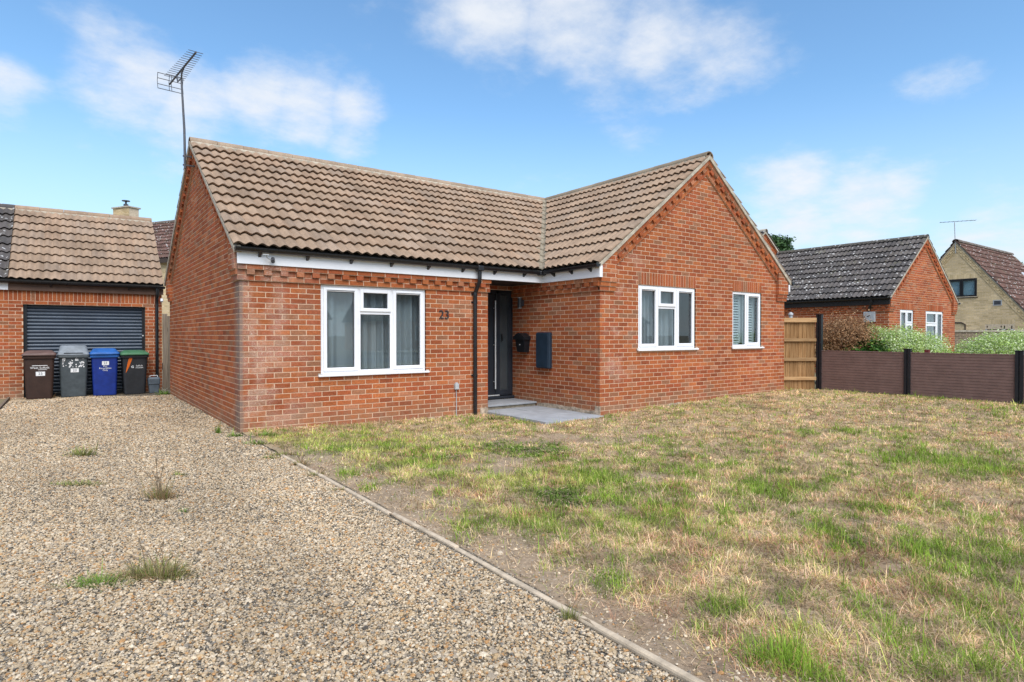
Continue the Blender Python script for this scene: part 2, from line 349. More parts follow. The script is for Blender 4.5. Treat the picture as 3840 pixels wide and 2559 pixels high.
class Bricks:
    def __init__(s, pal): s.items = []; s.pal = [p for p, w in pal]; w = np.array([w for p, w in pal]); s.w = w / w.sum(); s.mortar = MB()
    def colr(s):
        c = np.array(s.pal[rng.choice(len(s.pal), p=s.w)]) * rng.uniform(.9, 1.1); return tuple(c)
    def emit(s, poly, fr, n0=.0035, n1=-.05, std=False):
        if len(poly) < 3 or parea(poly) < 4e-4: return
        s.items.append((poly, fr, n0 + rng.uniform(-.0008, .0012), n1, s.colr(), std))
    def mort(s, poly, fr, n0, n1): s.mortar.prism(poly, fr, n0, n1)
    def rows(s, fr, u0, u1, z0, z1, par=0, holes=(), clips=(), n0=.0035, n1=-.05, z_ref=None, anchor=0.0):
        zr = z0 if z_ref is None else z_ref; i = math.floor((z0 - zr) / .075 + 1e-6)
        while zr + i * .075 < z1 - .01:
            zb = max(zr + i * .075 + .0055, z0); zt = min(zr + i * .075 + .0695, z1)
            off = anchor + (0 if (i + par) % 2 == 0 else -.1125)
            k = math.floor((u0 - off) / .225) - 1
            while off + k * .225 < u1:
                a, b = off + k * .225 + .006, off + (k + 1) * .225 - .006; k += 1
                a, b = max(a, u0), min(b, u1)
                if b - a < .03: continue
                segs = [(a, b)]
                for hu0, hu1, hz0, hz1 in holes:
                    if min(zt, hz1) - max(zb, hz0) > .02:
                        ns = []
                        for p, q in segs:
                            if q <= hu0 or p >= hu1: ns.append((p, q)); continue
                            if p < hu0: ns.append((p, hu0))
                            if q > hu1: ns.append((hu1, q))
                        segs = ns
                for p, q in segs:
                    if q - p < .025: continue
                    poly = [(p, zb), (q, zb), (q, zt), (p, zt)]; full = (q - p) > .2129 and zt - zb > .0639
                    for c in clips:
                        pl2 = clip_poly(poly, *c)
                        if len(pl2) != len(poly) or parea(pl2) < parea(poly) - 1e-7: full = False
                        poly = pl2
                        if len(poly) < 3: break
                    if len(poly) >= 3: s.emit(poly, fr, n0, n1, full)
            i += 1
    def soldiers(s, fr, u0, u1, z0, n0=.0035, n1=-.05):
        k = max(1, round((u1 - u0) / .075)); w = (u1 - u0) / k
        for i in range(k): s.emit([(u0 + i * w + .005, z0 + .005), (u0 + (i + 1) * w - .005, z0 + .005), (u0 + (i + 1) * w - .005, z0 + .22), (u0 + i * w + .005, z0 + .22)], fr, n0, n1)
    def dentils(s, fr, u0, u1, z, hi=.074, lo=.030):
        k = max(1, round((u1 - u0) / .1125)); w = (u1 - u0) / k
        for i in range(k): s.emit([(u0 + i * w + .004, z + .005), (u0 + (i + 1) * w - .004, z + .005), (u0 + (i + 1) * w - .004, z + .0735), (u0 + i * w + .004, z + .0735)], fr, hi if i % 2 else lo, -.05)
    @staticmethod
    def geo(poly, n0, n1, c=.0022):
        cx = sum(p[0] for p in poly) / len(poly); cz = sum(p[1] for p in poly) / len(poly); k = len(poly); fr, md, bk = [], [], []
        for u, z in poly:
            du, dz = u - cx, z - cz
            fu = u - math.copysign(min(c, abs(du)), du); fz = z - math.copysign(min(c, abs(dz)), dz)
            fr.append((fu, fz, n0)); md.append((u, z, n0 - c)); bk.append((u, z, n1))
        fs = [tuple(range(k))] + [(i, i + k, (i + 1) % k + k, (i + 1) % k) for i in range(k)] + [(i + k, i + 2 * k, (i + 1) % k + 2 * k, (i + 1) % k + k) for i in range(k)]
        return fr + md + bk, fs
    def build(s, parent, mat, mortar_mat, nobj=300, facing=True, wall_for=None):
        off = off_of(parent); sc = []
        for it in s.items:
            poly, fr, n0, n1, c, std = it; pts = [fr(u, z, n0) for u, z in poly]
            vis = (CAM - pts[0]).dot(fr.N) > 0
            sc.append(scr_area(pts) if vis else 0)
        order = sorted(range(len(s.items)), key=lambda i: -sc[i]); chosen = set(i for i in order[:nobj] if sc[i] > 60)
        var = {}; rest = MB(); rest.c = []
        for i, (poly, fr, n0, n1, c, std) in enumerate(s.items):
            if i in chosen:
                if std:
                    key = (s.pal.index(min(s.pal, key=lambda p: sum(abs(p[j] - c[j]) for j in range(3)))), rng.integers(0, 4))
                    if key not in var:
                        mb = MB(); mb.col = c; v3, fs = s.geo([(0, 0), (.213, 0), (.213, .064), (0, .064)], 0, n1 - n0); mb.add([(a, -n, z) for a, z, n in v3], [f for f in fs]); var[key] = mb.mesh('brick', mat)
                    o = bpy.data.objects.new('brick', var[key]); p0 = fr(poly[0][0], poly[0][1], n0) - off
                    o.matrix_local = Matrix(((fr.U.x, -fr.N.x, 0, p0.x), (fr.U.y, -fr.N.y, 0, p0.y), (0, 0, 1, p0.z), (0, 0, 0, 1))); link(o, parent)
                else:
                    mb = MB(); mb.col = c; v3, fs = s.geo(poly, n0, n1); mb.add([fr(a, z, n) for a, z, n in v3], fs); mb.build('brick', mat, parent, False)
            else:
                rest.col = c; v3, fs = s.geo(poly, n0, n1); rest.add([fr(a, z, n) for a, z, n in v3], fs)
        if rest.v: o = rest.build('brickwork', mat, parent, False); o['kind'] = 'stuff'
        if s.mortar.v: s.mortar.build('mortar_bed', mortar_mat, parent)
def sheet(mb, fr, u0, u1, z0, z1, holes=(), n=0.0):      # backing sheet with rectangular openings
    us = sorted(set([u0, u1] + [h for a in holes for h in a[:2] if u0 < h < u1]))
    for a, b in zip(us, us[1:]):
        hs = sorted([(h[2], h[3]) for h in holes if h[0] < (a + b) / 2 < h[1]]); z = z0
        for h0, h1 in hs + [(z1, z1)]:
            if h0 > z + 1e-5: mb.add([fr(a, z, n), fr(b, z, n), fr(b, min(h0, z1), n), fr(a, min(h0, z1), n)], [(0, 1, 2, 3)])
            z = max(z, h1)
def reveals(mb, fr, hole, d=.12):
    u0, u1, z0, z1 = hole
    for a, b in (((u0, z0), (u0, z1)), ((u1, z0), (u1, z1)), ((u0, z0), (u1, z0)), ((u0, z1), (u1, z1))):
        mb.add([fr(a[0], a[1], 0), fr(b[0], b[1], 0), fr(b[0], b[1], -d), fr(a[0], a[1], -d)], [(0, 1, 2, 3)])
Z0 = 2.06 - 30 * .075                   # lowest course, below ground
def gable(bk, wall, fr, L, tan, zc0, holes=(), soldiers=(), par=0, kneel=.34, umin=-.004, umax=None):
    """a gable wall: plain field, kneelers at both ends, corbelled dentil courses under the verge. zc0 = soffit height of the verge at u=0"""
    umax = L + .004 if umax is None else umax; a = math.atan(tan); s = (math.cos(a), math.sin(a)); zap = zc0 + tan * L / 2
    def line(d): return [(-tan, 1, zc0 - d / s[0]), (tan, 1, zc0 + tan * L - d / s[0])]
    hs = list(holes) + [(u0, u1, z, z + .225) for u0, u1, z in soldiers]
    bk.rows(fr, umin, umax, Z0, 2.06, par, hs)
    bk.rows(fr, kneel, L - kneel, 2.06, zap, par, hs, line(.225), z_ref=2.06 - 30 * .075)
    for u0, u1, z in soldiers: bk.soldiers(fr, u0, u1, z)
    sheet(wall, fr, 0, L, Z0, zc0, holes); wall.add([fr(0, zc0), fr(L, zc0), fr(L / 2, zap)], [(0, 1, 2)])
    for h in holes: reveals(wall, fr, h)
    for side in (0, 1):
        ka, kb = (umin - .03, kneel) if side == 0 else (L - kneel, umax + .03)
        for z, n in ((2.06, .038), (2.135, .056)):
            bk.rows(fr, ka, kb, z, z + .075, par, n0=n, z_ref=z, anchor=ka - .006); bk.mort([(ka + .004, z + .001), (kb - .004, z + .001), (kb - .004, z + .075), (ka + .004, z + .075)], fr, n - .004, -.03)
        bk.rows(fr, ka, kb, 2.21, zap, par, (), line(.0), n0=.075, z_ref=2.06 - 30 * .075, anchor=ka - .006)
        pm = [(ka + .004, 2.211), (kb - .004, 2.211), (kb - .004, zap), (ka + .004, zap)]
        for c in line(.003): pm = clip_poly(pm, *c)
        bk.mort(pm, fr, .0715, -.03)
        S = s if side == 0 else (-s[0], s[1]); base = (0, zc0) if side == 0 else (L, zc0); pd = (s[1], -s[0]) if side == 0 else (-s[1], -s[0])
        t0, t1 = kneel / s[0] - .16, L / 2 / s[0]
        lim = [(1, 0, L / 2 - .002)] if side == 0 else [(-1, 0, -(L / 2 + .002))]
        def strip(d0, d1, ta, tb): return [(base[0] + S[0] * t + pd[0] * d, base[1] + S[1] * t + pd[1] * d) for t, d in ((ta, d0), (tb, d0), (tb, d1), (ta, d1))]
        for r, (d0, nn) in enumerate(((.0, .075), (.075, None), (.15, .037))):
            step = .1125 if nn is None else .225; t = t0 - (.06 if r == 2 else 0); q = 0
            while t < t1 + .2:
                p = strip(d0 + .004, d0 + .071, t + .004, t + step - .004)
                for c in lim: p = clip_poly(p, *c)
                if side == 0: p = clip_poly(p, -1, 0, -kneel - .001)
                else: p = clip_poly(p, 1, 0, L - kneel - .001)
                n = nn if nn is not None else (.072 if q % 2 else .030)
                if len(p) >= 3: bk.emit(p, fr, n, -.05)
                t += step; q += 1
            p = strip(d0, d0 + .075, t0 - .1, t1 + .3)
            for c in lim: p = clip_poly(p, *c)
            p = clip_poly(p, -1, 0, -kneel - .002) if side == 0 else clip_poly(p, 1, 0, L - kneel - .002)
            bk.mort(p, fr, (nn if nn is not None else .030) - .004, -.03)
def eaves_corbel(bk, fr, u0, u1):
    for z, n in ((2.06, .038), (2.21, .076)):
        bk.rows(fr, u0, u1, z, z + (.075 if z < 2.1 else .065), 1 if z > 2.1 else 0, n0=n, z_ref=z, anchor=u0 - .006)
        bk.mort([(u0 + .004, z + .001), (u1 - .004, z + .001), (u1 - .004, z + .0745), (u0 + .004, z + .0745)], fr, n - .004, -.03)
    bk.dentils(fr, u0, u1, 2.135); bk.mort([(u0 + .002, 2.136), (u1 - .002, 2.136), (u1 - .002, 2.2095), (u0 + .002, 2.2095)], fr, .026, -.03)

# ------------------------------------------------------------------ roof tiles
TW, TG = .30, .345
def tprof(x):
    t = (x / .15) % 1.0
    return .036 * (.5 - .5 * math.cos(2 * math.pi * (t ** .72 if t > 0 else 0)))
TAN = [(.325, .228, .158), (.338, .238, .167), (.308, .217, .152), (.33, .225, .154), (.32, .233, .17), (.345, .242, .168)]
DARK = [(.105, .094, .09), (.118, .104, .098), (.094, .085, .082), (.11, .096, .088)]
BROWN = [(.13, .075, .06), (.15, .085, .07), (.11, .066, .055)]
def tile_geo(seg=6):
    n = 2 * seg; xs = [TW * i / n for i in range(n + 1)]; V = []; F = []
    for x in xs: h = tprof(min(x, TW - 1e-6)); V += [(x, .026, h + .012), (x, 0, h + .046), (x, 0, h + .046), (x, TG + .03, h + .002)]
    for i in range(n):
        a, b = 4 * i, 4 * (i + 1); F += [(a, b, b + 1, a + 1), (a + 2, b + 2, b + 3, a + 3)]
    e = len(V); V += [V[0], V[1], V[3], V[4 * n], V[4 * n + 1], V[4 * n + 3]]; F += [(e, e + 1, e + 2), (e + 3, e + 5, e + 4)]
    return V, F
TV, TF = tile_geo(); TV2, TF2 = tile_geo(4)
class Tiles:
    def __init__(s, pal): s.pal = pal; s.items = []
    def slope(s, E, U, Vv, ulen, vlen, clips=(), u0=0.0):
        E, U, Vv = Vector(E), Vector(U).normalized(), Vector(Vv).normalized(); W = U.cross(Vv)
        if W.z < 0: W = -W
        R = Matrix((U, Vv, W)).transposed(); nr = math.ceil(vlen / TG - .25); nc = math.ceil((ulen - u0) / TW - .02)
        for j in range(nr):
            for k in range(nc):
                u, v = u0 + k * TW, j * TG; cs = list(clips)
                if u + TW > ulen + .004: cs.append((1, 0, ulen))
                if v + TG > vlen + .06: cs.append((0, 1, vlen + .03))
                q = [(u, v), (u + TW, v), (u + TW, v + TG), (u, v + TG)]
                pq = q; full = True
                for c in cs:
                    p2 = clip_poly(pq, *c)
                    if parea(p2) < parea(pq) - 1e-6 if len(p2) > 2 else True: full = False
                    pq = p2
                    if len(pq) < 3: break
                if len(pq) < 3 or parea(pq) < .002: continue
                s.items.append((E, U, Vv, W, u, v, None if full else cs, [E + U * a + Vv * b for a, b in pq]))
    def build(s, parent, mat, nobj=300):
        off = off_of(parent); sc = [scr_area(it[7]) if (CAM - it[0]).dot(it[3]) > 0 else 0 for it in s.items]
        order = sorted(range(len(s.items)), key=lambda i: -sc[i]); chosen = set(i for i in order[:nobj] if sc[i] > 60)
        var = []
        for c in s.pal:
            for q in range(2): mb = MB(); mb.col = tuple(np.array(c) * rng.uniform(.94, 1.06)); mb.add(TV, TF, True); var.append(mb.mesh('roof_tile', mat))
        rest = MB(); rest.c = []
        for i, (E, U, Vv, W, u, v, cs, pts) in enumerate(s.items):
            jit = rng.uniform(-.003, .003); O = E + U * (u + rng.uniform(-.002, .002)) + Vv * (v + rng.uniform(-.004, .004)) + W * jit
            Mx = Matrix(((U.x, Vv.x, W.x, O.x), (U.y, Vv.y, W.y, O.y), (U.z, Vv.z, W.z, O.z), (0, 0, 0, 1)))
            if cs is None and i in chosen:
                o = bpy.data.objects.new('roof_tile', var[rng.integers(len(var))]); o.matrix_local = Matrix.Translation(-off) @ Mx; link(o, parent); continue
            c = tuple(np.array(s.pal[rng.integers(len(s.pal))]) * rng.uniform(.94, 1.06))
            if cs is None:
                rest.col = c; rest.add([Mx @ Vector(p) for p in TV2], TF2, True)
            else:
                bm = bmesh.new(); vs = [bm.verts.new(p) for p in TV]
                for f in TF: bm.faces.new([vs[k] for k in f])
                for a, b, cc in cs:
                    nrm = Vector((a, b, 0)); d = cc - a * u - b * v; p0 = nrm * (d / nrm.length_squared)
                    bmesh.ops.bisect_plane(bm, geom=bm.verts[:] + bm.edges[:] + bm.faces[:], plane_co=p0, plane_no=nrm.normalized(), clear_outer=True)
                bm.verts.index_update()
                if bm.faces:
                    mb = rest if i not in chosen else MB(); mb.col = c
                    mb.add([Mx @ w.co for w in bm.verts], [[w.index for w in f.verts] for f in bm.faces], True)
                    if i in chosen: mb.build('roof_tile', mat, parent, False)
                bm.free()
        if rest.v: o = rest.build('tile_field', mat, parent, False); o['kind'] = 'stuff'
def ridge(parent, A, B, mat, col, r=.105, step=.45, name='ridge_tile', drop=.06):
    A, B = Vector(A), Vector(B); d = B - A; n = max(1, round(d.length / step)); d /= n; t = d.normalized(); side = Vector((-t.y, t.x, 0)).normalized(); up = Vector((0, 0, 1))
    for i in range(n):
        mb = MB(); mb.col = tuple(np.array(col) * rng.uniform(.9, 1.08)); p, q = A + d * i + t * .003, A + d * (i + 1) - t * .003; rings = []
        for e, rr in ((p, r), (q, r + .004)):
            ring = [e + side * (rr * 1.15 * math.cos(th)) + up * (rr * math.sin(th) - drop) for th in np.linspace(-.15, math.pi + .15, 11)]
            ring += [e + side * ((rr - .018) * 1.15 * math.cos(th)) + up * ((rr - .018) * math.sin(th) - drop) for th in np.linspace(math.pi + .15, -.15, 11)]
            rings.append(ring)
        mb.loft(rings, True, False); mb.build(name, mat, parent)
def verge(parent, fr, L, tan, zt0, n0, n1, mat, ov=.12, th=.058, top=.004):
    """cement bed and undercloak under the tile ends of a gable, both slopes. zt0 = tile plane height at u=0"""
    for side in (0, 1):
        mb = MB(); a = math.atan(tan); d0, d1 = top / math.cos(a), (top + th) / math.cos(a)
        pts = [(-ov, zt0 - tan * ov), (L / 2, zt0 + tan * L / 2)]
        if side: pts = [(L - u, z) for u, z in pts]
        N = 14; rings = []
        for i in range(N + 1):
            f = i / N; u = pts[0][0] + (pts[1][0] - pts[0][0]) * f; z = pts[0][1] + (pts[1][1] - pts[0][1]) * f; w = rng.uniform(-.003, .003)
            rings.append([fr(u, z - d0 + w, n0), fr(u, z - d0 + w, n1 + w), fr(u, z - d1 + w, n1 - .004 + w), fr(u, z - d1 + w, n0)])
        mb.loft(rings); mb.build('verge', mat, parent)
def gutter(parent, A, B, mat, r=.056, brackets=0, fascia_dir=None, name='gutter'):
    A, B = Vector(A), Vector(B); t = (B - A).normalized(); side = Vector((-t.y, t.x, 0)); up = Vector((0, 0, 1)); mb = MB(); rings = []
    for e in (A, B):
        ring = [e + side * (r * math.cos(th)) + up * (r * math.sin(th)) for th in np.linspace(math.pi, 2 * math.pi, 13)]
        ring += [e + side * ((r - .006) * math.cos(th)) + up * ((r - .006) * math.sin(th)) for th in np.linspace(2 * math.pi, math.pi, 13)]
        rings.append(ring)
    mb.loft(rings, True, False)
    for e in (A, B): mb.loft([[e + t * o_ + side * ((r - .001) * math.cos(th)) + up * ((r - .001) * math.sin(th)) for th in np.linspace(math.pi, 2 * math.pi, 13)] for o_ in (-.003, .003)])
    g = mb.build(name, mat, parent)
    for i in range(brackets):
        p = A + (B - A) * ((i + .5) / brackets); b = MB(); bw = t * .018
        for s2 in (1,):
            fd = fascia_dir; ring = [p - fd * .02 - up * (r - .004), p - fd * .005 - up * (r + .012), p + fd * .062 - up * (r + .058), p + fd * .062 - up * (r - .02), p + fd * .03 - up * (r - .012)]
            b.loft([[x - bw for x in ring], [x + bw for x in ring]])
        b.build('gutter_bracket', mat, g)
    return g

# ------------------------------------------------------------------ ground levels
def interp(x, xs, ys): return float(np.interp(x, xs, ys))
def gl(x, y):                              # ground height
    lawn = interp(x, [0, 2, 4, 5.3, 8, 11, 14, 20], [0, -.035, -.065, -.035, .045, .095, .09, 0.0])
    drive = -.05 * min(max((y - 3) / 5, 0), 1)
    t = min(max((x + .3) / .6, 0), 1); v = drive * (1 - t) + lawn * t
    return v * min(max((20 - max(abs(x - 3) - 9, 0) * 2) / 20, 0), 1)
NZ = {}
def vnoise(x, y, s, seed):                 # smooth value noise, numpy
    if seed not in NZ: NZ[seed] = np.random.default_rng(seed).random((256, 256))
    g = NZ[seed]; X, Y = x * s + 100, y * s + 100; xi, yi = np.floor(X).astype(int), np.floor(Y).astype(int); fx, fy = X - xi, Y - yi
    fx = fx * fx * (3 - 2 * fx); fy = fy * fy * (3 - 2 * fy); q = lambda a, b: g[a % 256, b % 256]
    return (q(xi, yi) * (1 - fx) + q(xi + 1, yi) * fx) * (1 - fy) + (q(xi, yi + 1) * (1 - fx) + q(xi + 1, yi + 1) * fx) * fy
def fbm(x, y, s, seed, o=4):
    a, t, w = 0, 0, 1.0
    for i in range(o): a = a + vnoise(x, y, s, seed + i) * w; t += w; w *= .55; s *= 2.1
    return a / t

# ------------------------------------------------------------------ windows
def window(parent, fr, u0, u1, z0, z1, cols, mats=None, fw=.05, sw=.055, n=-.018, sill=True, vents=True, glass=None):
    """cols: list of (width fraction end, [ (z fraction end, opens) ... ])"""
    m = mats or M['upvc']; mb = MB(); H = z1 - z0; Wd = u1 - u0
    def bar(b, a0, a1, c0, c1, n0, n1, bev=.006):
        q = [fr(a0, c0, n0), fr(a1, c1, n1)]; b.box(min(q[0].x, q[1].x), max(q[0].x, q[1].x), min(q[0].y, q[1].y), max(q[0].y, q[1].y), c0, c1, bev)
    bar(mb, u0, u0 + fw, z0, z1, n, n - .07); bar(mb, u1 - fw, u1, z0, z1, n, n - .07); bar(mb, u0 + fw - .002, u1 - fw + .002, z0, z0 + fw, n - .001, n - .069); bar(mb, u0 + fw - .002, u1 - fw + .002, z1 - fw, z1, n - .001, n - .069)
    e = u0; spans = []
    for k, (f, rows) in enumerate(cols):
        a, b = e, u0 + Wd * f; e = b
        if k < len(cols) - 1: bar(mb, b - fw * .6, b + fw * .6, z0 + fw - .002, z1 - fw + .002, n - .002, n - .068)
        ia = u0 + fw if k == 0 else a + fw * .6; ib = u1 - fw if k == len(cols) - 1 else b - fw * .6; zz = z0
        for r, (g, opens) in enumerate(rows):
            c, d = zz, z0 + H * g; zz = d
            if r < len(rows) - 1: bar(mb, ia - .002, ib + .002, d - fw * .55, d + fw * .55, n - .003, n - .067)
            spans.append((ia, ib, z0 + fw if r == 0 else c + fw * .55, z1 - fw if r == len(rows) - 1 else d - fw * .55, opens))
    w = mb.build('window', m, parent)
    for a, b, c, d, opens in spans:
        g = 0.0
        if opens:
            s = MB(); o_ = .012; a2, b2, c2, d2 = a - o_, b + o_, c - o_, d + o_
            bar(s, a2, a2 + sw, c2, d2, n + .018, n - .045, .008); bar(s, b2 - sw, b2, c2, d2, n + .018, n - .045, .008)
            bar(s, a2 + sw - .003, b2 - sw + .003, c2, c2 + sw, n + .017, n - .044, .008); bar(s, a2 + sw - .003, b2 - sw + .003, d2 - sw, d2, n + .017, n - .044, .008); s.build('sash', m, w)
            g = sw - o_
            if vents and d - c > .7:
                vb = MB(); bar(vb, a2 + sw * .9, b2 - sw * .9, d2 - sw * .62, d2 - sw * .30, n + .024, n + .012, .003); vv = vb.build('trickle_vent', m, w)
                vb = MB(); bar(vb, a2 + sw, b2 - sw, d2 - sw * .78, d2 - sw * .66, n + .0195, n + .0165, 0); vb.build('vent_slot', M['gutter'], w)
        p = MB(); bar(p, a + g - .008, b - g + .008, c + g - .008, d - g + .008, n - .022, n - .028, 0); p.build('pane', glass or M['glass'], w)
        gk = MB(); x0, x1, y0, y1 = a + g, b - g, c + g, d - g; k = .007
        for q in ((x0, x0 + k, y0, y1), (x1 - k, x1, y0, y1), (x0 + k, x1 - k, y0, y0 + k), (x0 + k, x1 - k, y1 - k, y1)): bar(gk, *q, n - .012, n - .0215, 0)
        gk.build('gasket', M['gutter'], w)
    if sill:
        s = MB(); bar(s, u0 - .05, u1 + .05, z0 - .035, z0 - .003, .055, -.06, .007); s.build('sill', m, w)
    return w
def curtain(fr, u0, u1, z0, z1, n, label, seed, amp=.035, wl=.11):
    r = np.random.default_rng(seed); N = int((u1 - u0) / .012); ph = 0; ring = []; vs = []; ls = []
    for i in range(N + 1):
        u = u0 + (u1 - u0) * i / N; ph += .012 / wl * 2 * math.pi * (1 + .5 * math.sin(i * .05 + seed)); ls.append((u, amp * (math.sin(ph) + .35 * math.sin(2.3 * ph + 1))))
    mb = MB(); K = 8
    for k in range(K + 1):
        z = z0 + (z1 - z0) * k / K; w = 1 - .35 * k / K
        vs += [fr(u, z, n + a * w) for u, a in ls]
    mb.add(vs, [(k * (N + 1) + i, k * (N + 1) + i + 1, (k + 1) * (N + 1) + i + 1, (k + 1) * (N + 1) + i) for k in range(K) for i in range(N)], True)
    o = mb.build('curtain', M['curtain'], None, False); return tag(o, label, 'curtain')

# ------------------------------------------------------------------ the bungalow
house = thing('bungalow', (0, 0, 0), 'red brick bungalow with tan tiled roof and projecting gabled wing, numbered 23', 'house')
F = Frame((0, 0, 0), (1, 0)); LF = Frame((0, 6.83, 0), (0, -1)); SW = Frame((5.32, .97, 0), (0, -1)); WG = Frame((5.32, -1.5, 0), (1, 0)); PB = Frame((4.06, .97, 0), (1, 0)); PR = Frame((4.06, 0, 0), (0, 1))
TM, TWG = .6506, .7731
wall = MB(); bk = Bricks(RED)
win_main = (1.114, 2.836, .735, 2.055); hole_main = (1.11, 2.84, .70, 2.06)
sheet(wall, F, 0, 4.06, Z0, 2.45, [hole_main]); reveals(wall, F, hole_main)
bk.rows(F, -.004, 4.066, Z0, 2.06, 0, [hole_main]); eaves_corbel(bk, F, -.036, 4.09)
w1, w2 = (.945, 2.55, 1.065, 2.205), (3.767, 4.80, 1.065, 2.205)
h1, h2 = (.94, 2.555, 1.03, 2.21), (3.762, 4.805, 1.03, 2.21)
gable(bk, wall, WG, 5.71, TWG, 2.513, [h1, h2], [(.94, 2.555, 2.21), (3.762, 4.805, 2.21)], par=0)
gable(bk, wall, LF, 6.83, TM, 2.503, [], [], par=1)
sheet(wall, SW, 0, 2.47, Z0, 2.45); bk.rows(SW, 0, 2.474, Z0, 2.06, 1); eaves_corbel(bk, SW, 0, 2.50)
sheet(wall, PR, 0, .97, Z0, 2.45); bk.rows(PR, -.004, .9, Z0, 2.06, 1)
sheet(wall, PB, 0, 1.26, Z0, .085); bk.rows(PB, 0, 1.255, Z0, .085, 0); sheet(wall, PB, 0, 1.26, 2.20, 2.45); bk.rows(PB, .002, 1.255, 2.21, 2.29, 0)
sheet(wall, Frame((11.03, -1.5, 0), (0, 1)), 0, 8.33, Z0, 2.5); sheet(wall, Frame((11.03, 6.83, 0), (-1, 0)), 0, 11.03, Z0, 2.5)
bk.rows(Frame((11.03, -1.5, 0), (0, 1)), -.004, 8.33, Z0, 2.45, 1)
wall_o = wall.build('wall', M['mortar'], house, False)
bk.build(wall_o, M['brick'], M['mortar'], 300)
ip = MB(); ip.box(.12, 10.9, .12 + 1.0, 6.7, .02, .06); ip.box(.3, 3.9, 3.4, 3.5, .06, 2.4); ip.box(5.5, 10.9, 2.2, 2.3, .06, 2.4); ip.box(5.45, 10.9, -1.35, 2.2, .02, .06); ip.box(.12, 3.95, .12, 1.1, .02, .06)
ip.box(.13, 10.9, -.0 + .13, 6.7, 2.32, 2.36); ip.box(5.45, 10.9, -1.36, .12, 2.32, 2.36); ip.box(8.72, 8.80, -1.36, 2.2, .07, 2.31); ip.build('interior_partition', M['room'], house)

# roof
ca, sa = math.cos(math.atan(TM)), math.sin(math.atan(TM)); cb, sb = math.cos(math.atan(TWG)), math.sin(math.atan(TWG))
und = MB(); d = -.016
und.add([(-.07, -.11, 2.5 + d), (5.20, -.11, 2.5 + d), (8.175, 3.415, 4.8 + d), (-.07, 3.415, 4.8 + d)], [(0, 1, 2, 3)])
und.add([(5.21, -1.57, 2.5 + d), (5.21, -.11, 2.5 + d), (8.175, 3.415, 4.8 + d), (8.175, -1.57, 4.8 + d)], [(0, 1, 2, 3)])
und.add([(11.14, -1.57, 2.5 + d), (11.14, 3.4, 2.5 + d), (8.175, 3.415, 4.8 + d), (8.175, -1.57, 4.8 + d)], [(0, 1, 2, 3)])
und.add([(-.07, 6.94, 2.5 + d), (11.1, 6.94, 2.5 + d), (11.1, 3.415, 4.8 + d), (-.07, 3.415, 4.8 + d)], [(0, 1, 2, 3)])
roof = und.build('roof', M['underlay'], house, False)
ti = Tiles(TAN); vl, vw = 3.535 / ca, 2.975 / cb
ti.slope((-.1, -.12, 2.5), (1, 0, 0), (0, ca, sa), 8.275, vl, [(1, -2.975 / vl, 5.30 - .10)])
ti.slope((5.20, 3.415, 2.5), (0, -1, 0), (cb, 0, sb), 5.015, vw, [(-1, -3.535 / vw, -3.535 - .10)], u0=-.085)
ti.slope((11.15, -1.6, 2.5), (0, 1, 0), (-cb, 0, sb), 5.0, vw)
ti.slope((11.13, 6.95, 2.5), (-1, 0, 0), (0, -ca, sa), 11.23, vl)
ti.build(roof, M['tile'], 300)
ridge(roof, (-.1, 3.415, 4.83), (11.1, 3.415, 4.83), M['tile'], (.335, .25, .18)); ridge(roof, (8.175, -1.6, 4.832), (8.175, 3.33, 4.832), M['tile'], (.29, .235, .17))
rb = MB(); rb.box(-.09, 8.1, 3.415 - .15, 3.415 + .15, 4.70, 4.775, .02); rb.box(8.175 - .14, 8.175 + .14, -1.58, 3.3, 4.70, 4.77, .02); rb.build('ridge_bed', M['cement'], roof)
# valley of trough tiles
va, vb_ = Vector((5.20, -.12, 2.5)), Vector((8.175, 3.415, 4.8)); pd_ = Vector((vb_.x - va.x, vb_.y - va.y, 0)).normalized(); lat = Vector((pd_.y, -pd_.x, 0)); NV = 14
def plane_z(p): return min(2.5 + TM * (p.y + .12), 9) if lat.dot(p - va) < 0 else 2.5 + TWG * (p.x - 5.20)
for i in range(NV):
    mb = MB(); mb.col = tuple(np.array((.30, .255, .19)) * rng.uniform(.85, 1.1)); p, q = va + (vb_ - va) * (i / NV - .004), va + (vb_ - va) * min(1, (i + 1) / NV + .012); rings = []
    for e, up in ((p, .052), (q, .018)):
        top = []; 
        for l in (-.14, -.09, -.045, 0, .045, .09, .14):
            w = e + lat * l; zz = plane_z(w) if l else e.z
            top.append(Vector((w.x, w.y, zz + up - (.030 if abs(l) > .1 else 0) - (.012 if abs(l) == .09 else 0))))
        rings.append(top + [t - Vector((0, 0, .022)) for t in reversed(top)])
    mb.loft(rings, True, False); mb.build('valley_tile', M['tile'], roof)
verge(roof, WG, 5.71, TWG, 2.593, .0, .104, M['cement']); verge(roof, LF, 6.83, TM, 2.578, .0, .102, M['cement'])
